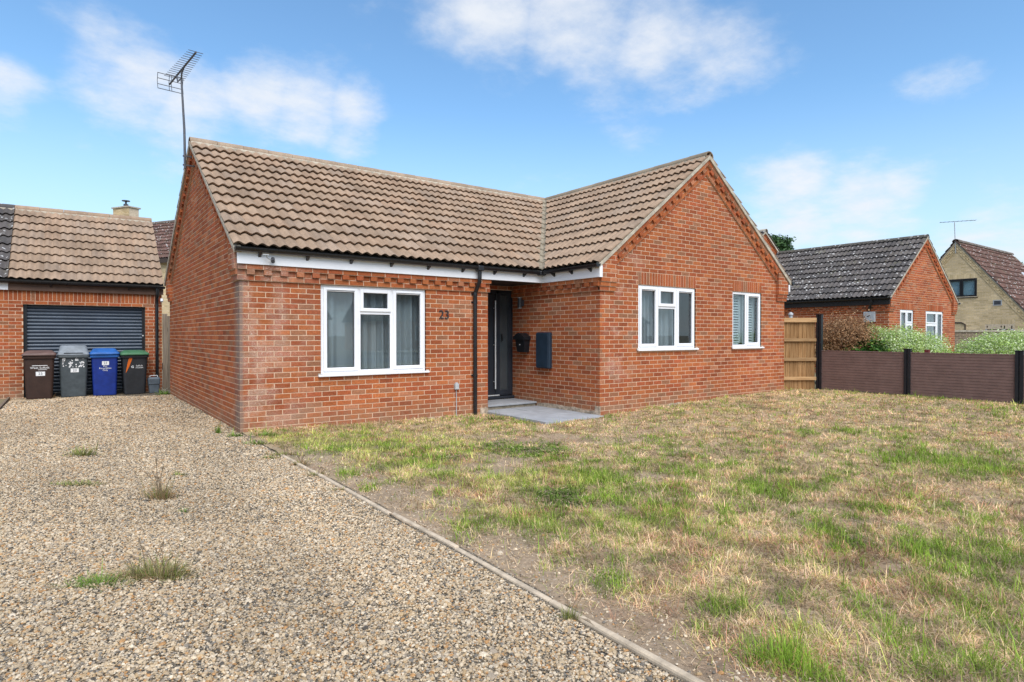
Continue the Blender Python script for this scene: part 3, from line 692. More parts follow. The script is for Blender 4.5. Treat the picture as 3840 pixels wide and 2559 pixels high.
# fascia, soffit, gutters, downpipe
fb = MB(); fb.box(-.05, 5.228, -.102, -.082, 2.278, 2.49, .003); fb.build('fascia', M['upvc'], house)
fb = MB(); fb.box(5.218, 5.238, -1.578, -.082, 2.278, 2.50, .003); fb.box(5.216, 5.285, -1.60, -1.579, 2.276, 2.47, .002); fb.build('fascia', M['upvc'], house)
fb = MB(); fb.box(11.10, 11.12, -1.575, 6.9, 2.278, 2.425, .003); fb.box(11.07, 11.122, -1.59, -1.57, 2.276, 2.43, .002); fb.build('fascia', M['upvc'], house)
fb = MB(); fb.box(4.09, 5.25, -.055, .96, 2.284, 2.294); fb.build('soffit', M['soffit'], house)
g1 = gutter(house, (-.09, -.162, 2.492), (5.10, -.162, 2.476), M['gutter'], .056, 8, Vector((0, 1, 0)))
g2 = gutter(house, (5.156, -1.63, 2.494), (5.156, -.21, 2.478), M['gutter'], .056, 3, Vector((1, 0, 0)))
gg = MB(); gg.box(5.075, 5.215, -.222, -.105, 2.405, 2.487, .02); gg.build('gutter_angle', M['gutter'], house)
gutter(house, (11.2, -1.62, 2.494), (11.2, 6.9, 2.48), M['gutter'], .056)
dp = MB(); X = 3.79; dp.tube([(X, -.162, 2.46), (X, -.162, 2.30), (X, -.155, 2.22), (X - .012, -.085, 2.10), (X - .02, -.052, 2.04), (X - .02, -.048, 1.9), (X - .02, -.048, -.07)], .034, 12); dpo = dp.build('downpipe', M['gutter'], house)
for z in (2.02, 1.88, .62):
    b = MB(); b.tube([(X - .02, -.048, z - .03), (X - .02, -.048, z + .03)], .040, 12); b.box(X - .075, X + .035, -.02, -.005, z - .012, z + .012); b.build('pipe_clip', M['gutter'], dpo)
b = MB(); b.box(X - .06, X + .06, -.222, -.106, 2.405, 2.495, .015); b.build('gutter_outlet', M['gutter'], dpo)
# windows
window(house, F, *win_main, [(.3415, [(1, True)]), (.658, [(.70, False), (1, True)]), (1, [(1, True)])])
window(house, WG, *w1, [(.33, [(1, True)]), (.653, [(.665, False), (1, True)]), (1, [(1, True)])])
window(house, WG, *w2, [(.482, [(1, False)]), (1, [(1, True)])])
for s_, h in ((F, hole_main), (WG, h1), (WG, h2)):
    for u in (h[0] - .045, h[1] + .005):
        b = MB(); b.prism([(u, h[2] + .002), (u + .04, h[2] + .002), (u + .04, h[2] + .05), (u, h[2] + .05)], s_, .022, -.02); b.build('sill_end_mortar', M['cement'], house)
curtain(F, 1.0, 2.95, .62, 2.15, -.22, 'sheer pale grey curtain behind the three-light front window beside number 23', 3, .06, .20)
curtain(WG, .85, 2.12, .95, 2.25, -.2, 'sheer grey curtain behind the left two lights of the wing window', 5, .05, .17)
# louvred shutters behind the small window
for k, (a, b) in enumerate(((3.80, 4.27), (4.30, 4.77))):
    t = thing('louvre_shutter', WG(a, 1.1, -.16), 'white louvred shutter behind the %s light of the narrow wing window' % ('left', 'right')[k], 'shutter', 'shutters behind the narrow wing window')
    fm = MB()
    for q in ((a, a + .06 , 1.09, 2.19), (b - .075, b, 1.09, 2.19), (a, b, 1.09, 1.15), (a, b, 2.13, 2.19)):
        c0, c1 = WG(q[0], 0, -.145), WG(q[1], 0, -.175); fm.box(c0.x, c1.x, c0.y, c1.y, q[2], q[3])
    fm.build('shutter_frame', M['blind'], t)
    for i in range(18):
        z = 1.178 + i * .0545; s = MB(); mx = Matrix.Translation(WG((a + b) / 2, z, -.16)) @ Matrix.Rotation(rad(42), 4, 'X')
        s.box(-(b - a) / 2 + .045, (b - a) / 2 - .06, -.029, .029, -.004, .004, 0, mx); s.build('slat', M['blind'], t)
# door
D = Frame((4.06, .97, 0), (1, 0)); db = MB()
def dbar(b, a0, a1, c0, c1, n0, n1, bev=.006):
    q = [D(a0, c0, n0), D(a1, c1, n1)]; b.box(q[0].x, q[1].x, min(q[0].y, q[1].y), max(q[0].y, q[1].y), c0, c1, bev)
for q in ((0, .07, .12, 2.20), (1.19, 1.26, .12, 2.20), (.86, .92, .12, 2.20), (.07, 1.19, 2.13, 2.20), (.92, 1.19, .12, .19)): dbar(db, *q, .0, -.07)
door = db.build('door', M['anthracite'], house)
b = MB(); dbar(b, .075, .855, .14, 2.125, -.012, -.06, .008); lf = b.build('leaf', M['anthracite'], door)
b = MB(); dbar(b, .055, .93, .118, .138, .02, -.03, .004); b.build('threshold', M['steel'], door)
b = MB(); dbar(b, -.01, 1.27, .062, .112, .075, -.06, .02); b.build('door_sill', M['anthracite'], door)
b = MB(); P = D(.803, 0, .055); b.tube([(P.x, P.y, .26), (P.x, P.y, 1.99)], .014, 12); hd = b.build('pull_bar', M['steel'], lf)
for z in (.40, 1.12, 1.84): b = MB(); b.tube([(P.x, P.y, z), (P.x, P.y + .075, z)], .009, 8); b.build('bar_stud', M['steel'], lf)
b = MB(); dbar(b, .955, 1.155, .23, 2.09, -.03, -.04, 0); b.build('side_light', M['frost'], door)
b = MB()
for q in ((.915, .955, .185, 2.135), (1.155, 1.195, .185, 2.135), (.955, 1.155, .185, .23), (.955, 1.155, 2.09, 2.135)): dbar(b, *q, -.006, -.05, .006)
b.build('side_light_frame', M['anthracite'], door)
b = MB(); dbar(b, .985, 1.012, 1.20, 1.34, .022, -.004, .006); b.build('bell_push', M['gutter'], door)
# base course: patches of bare render and old dpc along the foot of the walls
b = MB()
for (fr, u0, u1, z1, n) in ((F, .25, 1.1, -.005, .012), (F, 2.9, 3.45, -.045, .012), (F, 3.90, 4.066, .05, .010), (SW, .80, 2.46, .045, .012), (SW, 2.36, 2.476, .11, .0095), (WG, 1.5, 2.4, .05, .012)):
    k = 8; poly = [(u0, Z0), (u1, Z0)] + [(u1 - (u1 - u0) * i / k, z1 + rng.uniform(-.03, .012)) for i in range(k + 1)]; b.prism(poly, fr, n, -.01)
b.build('render_patch', M['render_patch'], house)

# things fixed to the house
hn = thing('house_number', F(3.18, 1.65, .012), 'dark metal house number 23 on the brick beside the front window', 'house number')
for ch, u in (('2', 3.128), ('3', 3.232)):
    text_part('digit', ch, .205, M['number'], Matrix.Translation(F(u, 1.648, .014)) @ Matrix.Rotation(rad(90), 4, 'X'), hn, Vector(hn.location), ext=.007)
sk = thing('outdoor_socket', F(3.41, .445, 0), 'small grey weatherproof socket with cable low on the front wall', 'socket')
b = MB(); q = F(3.41, .445, 0); b.box(q.x - .038, q.x + .038, q.y - .055, q.y - .004, .395, .495, .008); b.build('box', M['grey_plastic'], sk)
b = MB(); b.box(q.x - .02, q.x + .02, q.y - .04, q.y - .008, .494, .512, .004); b.build('cap', M['grey_plastic'], sk)
b = MB(); b.tube([(q.x, q.y - .016, .40), (q.x + .004, q.y - .016, .2), (q.x, q.y - .016, -.08)], .0075, 8); b.build('cable', M['grey_plastic'], sk)
lp = thing('wall_lamp', SW(.35, 1.94, 0), 'grey cylindrical up and down wall lamp beside the front door', 'lamp')
q = SW(.35, 1.94, 0); b = MB(); b.tube([(q.x - .085, q.y, 1.835), (q.x - .085, q.y, 2.045)], .042, 20); b.build('shade', M['lamp'], lp)
b = MB(); b.box(q.x - .055, q.x - .003, q.y - .035, q.y + .035, 1.88, 2.0, .006); b.build('bracket', M['lamp'], lp)
for z in (1.84, 2.04): b = MB(); b.tube([(q.x - .085, q.y, z - .004), (q.x - .085, q.y, z + .004)], .0435, 20); b.build('rim', M['steel'], lp)
mbx = thing('mailbox', (5.24, .54, .98), 'black wall mailbox with arched lid beside the front door', 'mailbox')
b = MB(); y0, y1 = .395, .685
b.loft([[(5.195, y0 + .03, .985), (5.195, y1 - .03, .985), (5.312, y1 - .03, .985), (5.312, y0 + .03, .985)], [(5.165, y0, 1.25), (5.165, y1, 1.25), (5.312, y1, 1.25), (5.312, y0, 1.25)]]); b.build('box', M['mailbox'], mbx)
arc = [(y0 - .025 + (y1 - y0 + .05) * i / 12, 1.225 + .055 + .075 * math.sin(math.pi * i / 12) ** 1.3) for i in range(13)]
b = MB(); ring = [(y0 - .025, 1.225), (y1 + .025, 1.225)] + arc[::-1]
b.loft([[(x, y, z) for y, z in ring] for x in (5.135, 5.312)]); b.build('lid', M['mailbox'], mbx)
b = MB(); b.tube([(5.183, .54, 1.13), (5.168, .54, 1.13)], .011, 10); b.build('lock', M['steel'], mbx)
me_ = thing('meter_box', (5.27, -.08, .695), 'dark blue-grey plastic meter cabinet on the porch side wall', 'meter box')
b = MB(); b.box(5.235, 5.31, -.275, .115, .695, 1.365, .02); b.build('cabinet', M['meter'], me_)
b = MB(); b.box(5.217, 5.236, -.255, .095, .715, 1.345, .006); b.build('cabinet_door', M['meter'], me_)
cm = thing('security_camera', (.36, -.17, 2.40), 'small dark security camera under the gutter near the left corner', 'camera')
b = MB(); b.tube([(.30, -.205, 2.395), (.31, -.19, 2.37), (.36, -.17, 2.35)], .009, 8); b.box(.25, .33, -.222, -.203, 2.40, 2.412); b.build('arm', M['grey_plastic'], cm)
b = MB(); b.tube([(.40, -.14, 2.365), (.375, -.24, 2.315)], .026, 12); b.build('body', M['lamp'], cm)
# television aerial
ae = thing('television_aerial', (-.14, 3.42, 4.35), 'tall grey television aerial on a mast at the left gable apex', 'aerial')
b = MB(); b.tube([(-.165, 3.42, 4.30), (-.17, 3.44, 5.0), (-.205, 3.5, 5.92)], [.021, .020, .016], 8); b.tube([(-.205, 3.5, 5.90), (-.205, 3.45, 6.0), (-.18, 3.30, 6.09)], .014, 8); b.build('mast', M['alu'], ae)
b = MB(); R0, R1 = Vector((-.28, 4.41, 6.1)), Vector((-.10, 2.64, 6.1)); b.tube([R0, R1], .016, 8); b.tube([(-.205, 3.5, 5.92), (-.235, 3.72, 5.93), (-.235, 3.85, 6.09)], .012, 6); b.build('boom', M['alu'], ae)
bd = (R1 - R0).normalized(); ex = Vector((bd.y, -bd.x, 0)).normalized()
for i in range(15):
    p = R0 + (R1 - R0) * (.20 + .79 * i / 14); hl = .17 - .055 * i / 14; b = MB(); b.tube([p - ex * hl + Vector((0, 0, .012)), p + ex * hl + Vector((0, 0, .012))], .0055, 5)
    b.build('director', M['alu'], ae)
b = MB()
for dz in (-.15, -.06, .05, .14):
    p = R0 + bd * .04 + Vector((0, 0, dz)) - bd * abs(dz) * -.3; b.tube([p - ex * .22, p + ex * .22], .007, 5)
for s_ in (-.215, -.02, .02, .215): p = R0 + bd * .04 + ex * s_; b.tube([p + bd * .045 + Vector((0, 0, -.15)), p, p + bd * .042 + Vector((0, 0, .14))], .0055, 5)
b.build('reflector', M['alu'], ae)
b = MB()
for z in (4.36, 4.52): b.box(-.20, -.0, 3.405, 3.435, z - .012, z + .012)
b.build('bracket', M['alu'], ae)

# ------------------------------------------------------------------ garages
def garage(X0, X1, label, cat, pal, tilemat, opening, fasc, end_right, nb, ntile):
    YF = 8.1; g = thing('garage', ((X0 + X1) / 2, YF, 0), label, cat); w = MB(); k = Bricks(RED); fr = Frame((X0, YF, 0), (1, 0)); L = X1 - X0; holes = []
    if opening: holes = [(opening[0] - X0, opening[1] - X0, -.3, 1.985)]
    ztop = 2.285
    sheet(w, fr, 0, L, -.265, ztop + .1, holes); [reveals(w, fr, h, .25) for h in holes]
    k.rows(fr, 0.001 if end_right else .001, L - .001 + (.005 if end_right else 0), 1.985 - 30 * .075, 2.06, 0, holes, z_ref=1.985 - 30 * .075); k.soldiers(fr, .002, L - .002, 2.06)
    side = Frame((X1, YF, 0), (0, 1)) if end_right else Frame((X0, YF + 5.0, 0), (0, -1))
    if end_right:
        sheet(w, side, 0, 5, -.265, 2.4); w.add([side(0, 2.4), side(5, 2.4), side(2.4, 4.2)], [(0, 1, 2)]); k.rows(side, -.004, 5, 1.985 - 30 * .075, 2.4, 1, z_ref=1.985 - 30 * .075)
    sheet(w, Frame((X1, YF + 5, 0), (-1, 0)), 0, L, -.265, 2.4)
    wo = w.build('wall', M['mortar'], g, False); k.build(wo, M['brick2'], M['mortar'], nb)
    tg = .77; c, s = math.cos(math.atan(tg)), math.sin(math.atan(tg)); E0 = YF - .15; run = 2.52; zr = 2.5 + tg * run
    u = MB(); ov = .03 if end_right else 0; u.add([(X0, E0, 2.485), (X1 + ov, E0, 2.485), (X1 + ov, E0 + run, zr - .016), (X0, E0 + run, zr - .016)], [(0, 1, 2, 3)]); u.add([(X0, E0 + 2 * run, 2.485), (X1 + ov, E0 + 2 * run, 2.485), (X1 + ov, E0 + run, zr - .016), (X0, E0 + run, zr - .016)], [(0, 1, 2, 3)])
    ro = u.build('roof', M['underlay'], g, False)
    t = Tiles(pal); t.slope((X0, E0, 2.5), (1, 0, 0), (0, c, s), X1 + ov - X0, run / c); t.slope((X1 + ov, E0 + 2 * run, 2.5), (-1, 0, 0), (0, -c, s), X1 + ov - X0, run / c); t.build(ro, tilemat, ntile)
    ridge(ro, (X0, E0 + run, zr + .03), (X1 + ov, E0 + run, zr + .03), tilemat, pal[0]); b = MB(); b.box(X0 + .01, X1, E0 + run - .13, E0 + run + .13, zr - .10, zr - .03, .02); b.build('ridge_bed', M['cement'], ro)
    b = MB(); b.box(X0 + .002, X1 + ov, YF - .075, YF - .055, 2.283, 2.43, .003); b.build('fascia', fasc, g)
    gutter(g, (X0, YF - .17, 2.488), (X1 + ov + .02, YF - .17, 2.478), M['gutter'], .056, 2 if end_right else 0, Vector((0, 1, 0)))
    return g
ga = garage(-2.894, -.022, 'red brick garage with tan tiled roof and dark blue roller door', 'garage', TAN, M['tile'], (-2.65, -.365), M['brown_fascia'], True, 300, 300)
gb = garage(-5.8, -2.894, 'adjoining garage with dark lichen-spotted roof at the left edge', 'garage', DARK, M['dark_tile'], None, M['upvc'], False, 40, 40)
# roller door
rd = MB(); rd.box(-2.68, -.34, 8.27, 8.285, -.1, 1.99); rdo = rd.build('roller_door', M['slat'], ga)
nsl = 26; hs = (1.985 + .05) / nsl
prof = [(8.262, 0), (8.238, .25), (8.232, .5), (8.238, .75), (8.262, .97)]; sm = MB()
pts = []
for i, (y, f) in enumerate(prof): pts += [(-1.14, y - 8.1, f * hs), (1.14, y - 8.1, f * hs)]
sm.add(pts, [(2 * i, 2 * i + 1, 2 * i + 3, 2 * i + 2) for i in range(len(prof) - 1)], True); sme = sm.mesh('door_slat', M['slat'])
for i in range(nsl):
    o = bpy.data.objects.new('door_slat', sme); o.location = Vector((-1.507, 8.1, -.05 + i * hs)) - OFF[ga.name]; link(o, rdo)
b = MB(); b.box(-2.64, -.375, 8.22, 8.26, -.09, .03, .01); b.build('bottom_rail', M['gutter'], rdo)
for a in (-2.65, -.425): b = MB(); b.box(a, a + .06, 8.19, 8.26, -.1, 1.985); b.build('guide_rail', M['gutter'], rdo)
b = MB(); b.tube([(-.41, 8.19, 1.30), (-.41, 8.176, 1.30)], .016, 10); b.build('lock', M['steel'], rdo)
b = MB(); b.tube([(-.13, 7.94, 2.45), (-.13, 7.94, 2.30), (-.13, 7.96, 2.24), (-.13, 8.05, 2.16), (-.13, 8.052, 2.05), (-.13, 8.052, .28)], .036, 12); b.build('downpipe', M['gutter'], ga)
b = MB(); b.box(-.06, .0, 8.02, 8.08, 2.14, 2.2, .01); b.tube([(-.03, 8.03, 2.17), (-.03, 7.98, 2.12)], .03, 10); fl = b.build('flood_light', M['upvc'], ga)

# ------------------------------------------------------------------ wheelie bins
def rrect(cx, cy, w, d, z, r=.05, n=4):
    pts = []
    for sx, sy, a0 in ((1, 1, 0), (-1, 1, 90), (-1, -1, 180), (1, -1, 270)):
        for i in range(n + 1):
            a = rad(a0 + 90 * i / n); pts.append((cx + sx * (w / 2 - r) + r * math.cos(a), cy + sy * (d / 2 - r) + r * math.sin(a), z))
    return pts
def wheelie(x, yf, zg, wb, wt, H, body, lid, label, lidstyle, rz=0.0):
    yc = yf + .28; t = thing('wheelie_bin', (x, yc, zg), label, 'bin'); m1 = binmat(label[:12] + '_body', body); m2 = binmat(label[:12] + '_lid', lid); O = Vector((x, yc, zg)); b = MB()
    b.loft([rrect(x, yc - .02, wb, .46, zg + .012, .04), rrect(x, yc - .02, wb + .006, .465, zg + .05, .045), rrect(x, yc, wt * .985, .54, zg + H * .93, .05), rrect(x, yc, wt, .55, zg + H * .94, .05)], True, False); bo = b.build('body', m1, t)
    b = MB(); b.loft([rrect(x, yc, wt + .045, .60, zg + H * .925, .05), rrect(x, yc, wt + .055, .61, zg + H * .96, .05), rrect(x, yc, wt + .03, .58, zg + H * .985, .05)]); b.build('rim', m1 if lidstyle != 'blue' else m2, t)
    b = MB(); W2 = wt + .05
    if lidstyle == 'high':
        b.loft([rrect(x, yc, W2, .60, zg + H * .987, .05), rrect(x, yc + .01, W2 - .01, .58, zg + H * 1.02, .05), rrect(x, yc + .04, W2 - .06, .48, zg + H * 1.10, .07), rrect(x, yc + .05, W2 - .10, .42, zg + H * 1.20, .09), rrect(x, yc + .05, W2 - .16, .36, zg + H * 1.215, .10)], True, True)
    else:
        top = 1.13 if lidstyle == 'blue' else 1.10
        b.loft([rrect(x, yc - .01, W2 + .01, .62, zg + H * .987, .05), rrect(x, yc - .01, W2 + .015, .62, zg + H * 1.025, .05), rrect(x, yc + .01, W2 - .05, .54, zg + H * 1.06, .07), rrect(x, yc + .05, W2 - .14, .40, zg + H * top, .10), rrect(x, yc + .06, W2 - .22, .32, zg + H * (top + .008), .10)], True, True)
    lo = b.build('lid', m2, t)
    b = MB(); b.tube([(x - wt / 2 + .03, yc + .33, zg + H * .99), (x + wt / 2 - .03, yc + .33, zg + H * .99)], .015, 8); b.build('handle', m1, t)
    if lidstyle == 'high': b = MB(); b.box(x - .17, x + .17, yc - .285, yc - .25, zg + H * 1.03, zg + H * 1.045); b.build('lid_slot', M['gutter'], lo)
    for sx in (-1, 1):
        w = MB(); xx = x + sx * (wb / 2 - .02); w.tube([(xx - .025, yc + .24, zg + .10), (xx + .025, yc + .24, zg + .10)], .10, 16); w.build('wheel', M['gutter'], t)
    def front(u, v, n=.004):                # point on the sloping front face
        f = v / (H * .93); yfr = (yc - .02 - .23) + ((yc - .27) - (yc - .25)) * f; return Vector((x + u, yfr - n, zg + v))
    slope = math.atan2(.02 + .003, H * .93)
    def mtx(u, v, n=.006): return Matrix.Translation(front(u, v, n)) @ Matrix.Rotation(rad(90) + slope, 4, 'X')
    def plate(u, v, w, h, mat, name): 
        b = MB(); q = .0035; b.add([front(u - w / 2, v - h / 2, q), front(u + w / 2, v - h / 2, q), front(u + w / 2, v + h / 2, q), front(u - w / 2, v + h / 2, q)], [(0, 1, 2, 3)]); return b.build(name, mat, t)
    return t, plate, mtx, front
HB = .93
t, plate, mtx, front = wheelie(-2.36, 7.38, gl(-2.36, 7.4), .44, .52, HB, (.040, .020, .014), (.13, .08, .07), 'brown wheelie bin leftmost in front of the roller door', 'flat')
text_part('lettering', 'West Suffolk', .062, M['whiteprint'], mtx(.01, .665), t, OFF[t.name]); plate(.01, .712, .26, .012, M['whiteprint'], 'print_bar'); plate(.055, .625, .15, .008, M['whiteprint'], 'print_bar')
plate(.02, .54, .155, .088, M['whiteprint'], 'number_sticker'); text_part('sticker_digits', '23', .075, M['pencil'], mtx(.02, .54, .0045), t, OFF[t.name])
t, plate, mtx, front = wheelie(-1.77, 7.56, gl(-1.77, 7.5), .45, .53, HB, (.062, .075, .082), (.19, .215, .24), 'grey wheelie bin with torn white label and tall pale lid', 'high')
rg = np.random.default_rng(4); b = MB()
for i in range(260):
    u, v = rg.uniform(-.19, .19), rg.uniform(.66, .86); f = fbm(np.array([u]), np.array([v]), 16, 40, 3)[0]; bottom = (v < .70); edge = abs(u) > .13
    if f > (.62 if not edge else .46) - (.10 if bottom else 0):
        s_ = rg.uniform(.006, .016); k = 6; ps = [front(u + s_ * math.cos(a) * rg.uniform(.5, 1.2), v + s_ * 1.2 * math.sin(a) * rg.uniform(.5, 1.2), .0035 + .00002 * i) for a in np.linspace(0, 2 * math.pi, k, endpoint=False)]
        b.add(ps, [tuple(range(k))])
b.build('torn_label', M['whiteprint'], t, False)
plate(.02, .585, .145, .085, M['whiteprint'], 'number_sticker'); text_part('sticker_digits', '23', .072, M['pencil'], mtx(.02, .585, .0045), t, OFF[t.name])
t, plate, mtx, front = wheelie(-1.20, 7.50, gl(-1.2, 7.5), .43, .50, HB, (.008, .028, .20), (.022, .11, .36), 'blue wheelie bin with blue lid in front of the roller door', 'blue')
plate(.01, .73, .13, .085, M['whiteprint'], 'number_sticker'); text_part('sticker_digits', '23', .07, M['pencil'], mtx(.01, .73, .0045), t, OFF[t.name])
for s_, v in (('Dry', .662), ('Recyclables', .617), ('Only', .572)): text_part('lettering', s_, .050, M['whiteprint'], mtx(.005, v), t, OFF[t.name])
t, plate, mtx, front = wheelie(-.63, 7.46, gl(-.63, 7.5), .41, .50, HB - .02, (.022, .023, .026), (.055, .155, .075), 'black wheelie bin with green lid and orange flash', 'flat')
b = MB(); prof = [(-.115, .84), (-.045, .86), (-.06, .80), (-.105, .66), (-.165, .52), (-.18, .50), (-.165, .60), (-.14, .74)]; b.add([front(u, v, .0038) for u, v in prof], [tuple(range(len(prof)))]); b.build('orange_flash', M['orange'], t)
text_part('lettering', 'Suffolk', .05, M['whiteprint'], mtx(.085, .655), t, OFF[t.name]); text_part('lettering', 'recycles', .046, M['whiteprint'], mtx(.085, .612), t, OFF[t.name])
b = MB(); ring = [front(-.045 + .027 * math.cos(a), .633 + .027 * math.sin(a), .0038) for a in np.linspace(.5, 6.0, 15)] + [front(-.045 + .015 * math.cos(a), .633 + .015 * math.sin(a), .0038) for a in np.linspace(6.0, .5, 15)]
b.add(ring, [tuple(range(30))]); b.build('emblem', M['whiteprint'], t, False)
cy_ = thing('food_caddy', (-.25, 7.56, gl(-.2, 7.5)), 'small grey food waste caddy beside the downpipe', 'caddy'); zc = gl(-.2, 7.5); mc = binmat('caddy_grey', (.095, .115, .135)); x, y = -.25, 7.56
b = MB(); b.loft([rrect(x, y, .19, .19, zc + .01, .03), rrect(x, y, .225, .225, zc + .20, .03), rrect(x, y, .24, .24, zc + .205, .03)]); b.build('body', mc, cy_)
b = MB(); b.loft([rrect(x, y, .235, .235, zc + .212, .03), rrect(x, y, .25, .25, zc + .33, .03), rrect(x, y, .20, .2, zc + .37, .05)]); b.build('lid', mc, cy_)
b = MB(); b.tube([(x - .08, y + .02, zc + .34), (x - .075, y + .02, zc + .405), (x + .075, y + .02, zc + .405), (x + .08, y + .02, zc + .34)], .008, 8); b.build('handle', M['whiteprint'], cy_)

# ------------------------------------------------------------------ fences
def boards(parent, A, B, zb, zt, w, th, mat, name='board', top=None, gap=.004):
    A, B = Vector(A), Vector(B); d = B - A; n = max(1, round(d.length / w)); t = d.normalized(); nn = Vector((t.y, -t.x, 0)); off = off_of(parent)
    for i in range(n):
        p = A + t * (i * d.length / n); ww = d.length / n - gap; mb = MB(); j = rng.uniform(-.004, .004); dz = rng.uniform(-.006, .006)
        Mx = Matrix(((t.x, nn.x, 0, p.x), (t.y, nn.y, 0, p.y), (0, 0, 1, 0), (0, 0, 0, 1)))
        mb.box(0, ww, -th / 2 + j, th / 2 + j, zb, zt + dz + (top(i) if top else 0), .003, Mx); mb.build(name, mat, parent)
gf = thing('wooden_gate', (.35, 8.12, -.05), 'weathered grey vertical board gate between garage and bungalow', 'gate')
boards(gf, (-.005, 8.13, 0), (1.1, 8.13, 0), -.04, 1.78, .11, .022, M['grey_wood'], top=lambda i: .05 if i < 1 else 0)
b = MB(); b.box(0, 1.1, 8.15, 8.19, .3, .4); b.box(0, 1.1, 8.15, 8.19, 1.4, 1.5); b.build('rail', M['grey_wood'], gf)

wf = thing('wooden_fence_panel', (11.4, -1.7, .09), 'brown timber fence panel with rails beside the wing corner', 'fence')
A, B = Vector((11.05, -1.44, 0)), Vector((11.72, -1.86, 0)); tdir = (B - A).normalized(); nn = Vector((tdir.y, -tdir.x, 0))
boards(wf, A - nn * .03, B - nn * .03, .09, 1.64, .105, .018, M['wood'])
for z0, z1, th in ((1.60, 1.70, .05), (1.17, 1.245, .045), (.73, .805, .045), (.30, .375, .045)):
    mb = MB(); Mx = Matrix(((tdir.x, nn.x, 0, A.x), (tdir.y, nn.y, 0, A.y), (0, 0, 1, 0), (0, 0, 0, 1))); mb.box(.0, (B - A).length, -.012, th - .012, z0, z1, .004, Mx); mb.build('rail', M['wood_rail'], wf)
FX = 11.75; FY = [-1.93, -3.71, -5.49, -7.27]
cf = thing('composite_fence', (FX, -4.6, .08), 'low brown composite board fence with black posts on the right', 'fence')
for i, y in enumerate(FY):
    z = gl(FX, y); top = 1.77 if i == 0 else z + .935
    b = MB()
    for s_ in (-1, 1): b.box(FX - .045, FX + .045, y + s_ * .008, y + s_ * .058, z - .15, top, .004)
    b.box(FX - .02, FX + .035, y - .008, y + .008, z - .15, top - .004); po = b.build('post', M['post'], cf)
    b = MB(); b.box(FX - .052, FX + .052, y - .066, y + .066, top, top + .012, .004); b.build('post_cap', M['post'], po)
for i in range(3):
    y0, y1 = FY[i] - .055, FY[i + 1] + .055; zb = gl(FX, FY[i]) + .02; H = .835
    for k in range(5):
        a, c = zb + H * k / 5, zb + H * (k + 1) / 5; b = MB(); h = (c - a)
        prof = []                                    # board face with two grooves and a recessed joint
        for f0, f1 in ((0, .318), (.345, .652), (.679, .985)): prof += [(-.012 + (.004 if f0 == 0 else .004), a + h * f0), (-.016, a + h * (f0 + .012)), (-.016, a + h * (f1 - .012)), (-.009, a + h * f1)]
        prof += [(.012, a + h * .985), (.012, a)]
        b.loft([[(FX + x, y, z) for x, z in prof] for y in (y0, y1)]); b.build('board', M['composite'], cf)
    b = MB(); b.box(FX - .022, FX + .022, y1, y0, zb + H, zb + H + .02, .004); b.build('top_rail', M['composite'], cf)
pk = thing('picket_fence', (12.05, -4.6, .05), 'low red-brown picket fence just behind the composite fence', 'fence')
zz = .965; prof = [(-.032, .02), (.032, .02), (.032, zz - .03), (.026, zz - .008), (.012, zz), (-.012, zz), (-.026, zz - .008), (-.032, zz - .03)]
pm = MB(); pm.loft([[(x, y, z) for y, z in prof] for x in (-.009, .009)]); pme = pm.mesh('picket', M['picket'])
for i in range(64):
    o = bpy.data.objects.new('picket', pme); o.location = Vector((12.05, -2.0 - i * .085, rng.uniform(-.012, .006))) - OFF[pk.name]; link(o, pk)
b = MB(); b.box(12.06, 12.09, -7.5, -1.95, .3, .37); b.box(12.06, 12.09, -7.5, -1.95, .72, .79); b.build('rail', M['picket'], pk)
b = MB(); b.box(12.03, 12.11, -3.98, -3.90, 0, 1.02, .006); b.build('post', M['picket'], pk)

# ------------------------------------------------------------------ neighbouring bungalow on the right
nb_ = thing('neighbour_bungalow', (21.6, -.5, 0), 'red brick bungalow with dark lichen-spotted tiled roof beyond the fence', 'house')
NX, NL, NY = 18.85, 5.5, -.5; tn = .749
NG = Frame((NX, NY, 0), (1, 0)); NLw = Frame((NX, 4.8, 0), (0, -1)); NB = Frame((17.2, 4.8, 0), (1, 0)); wall = MB(); k = Bricks(RED)
k.pal = [tuple(np.array(p) * (1.05, .98, .95)) for p in k.pal]
nh1, nh2 = (19.67 - NX, 20.69 - NX, .95, 2.135), (21.71 - NX, 23.22 - NX, .80, 2.135)
ztn = 2.5 + tn * .12
gable(k, wall, NG, NL, tn, ztn - .08, [nh1, nh2], [(nh1[0], nh1[1], 2.135), (nh2[0], nh2[1], 2.135)], par=0)
sheet(wall, NLw, 0, 5.3, Z0, 2.45); k.rows(NLw, 0, 5.304, Z0, 2.06, 1); eaves_corbel(k, NLw, 0, 5.33)
sheet(wall, Frame((NX + NL, NY, 0), (0, 1)), 0, 5.3, Z0, 2.45)
# taller block behind, with its own gable
sheet(wall, NB, 0, 6.8, Z0, 2.9); wall.add([NB(0, 2.9), NB(6.8, 2.9), NB(3.4, 5.42)], [(0, 1, 2)])
tb = .741
k.rows(NB, 1.5, 5.3, 3.1 + .0, 5.42, 0, (), [(-tb, 1, 2.9 - .26), (tb, 1, 2.9 + tb * 6.8 - .26)], z_ref=Z0)
for d_, n in ((.0, .05), (.08, .03), (.16, .03)):
    for side in (0, 1):
        a = math.atan(tb); t = 1.2
        while t < 4.15:
            P = [(t, d_ + .005), (t + .2, d_ + .005), (t + .2, d_ + .072), (t, d_ + .072)]
            poly = [(u * math.cos(a) + d * math.sin(a), 2.88 + u * math.sin(a) - d * math.cos(a)) for u, d in P]
            if side: poly = [(6.8 - u, z) for u, z in poly][::-1]
            lim = (1, 0, 3.4) if side == 0 else (-1, 0, -3.4); poly = clip_poly(poly, *lim); k.emit(poly, NB, n, -.02); t += .21
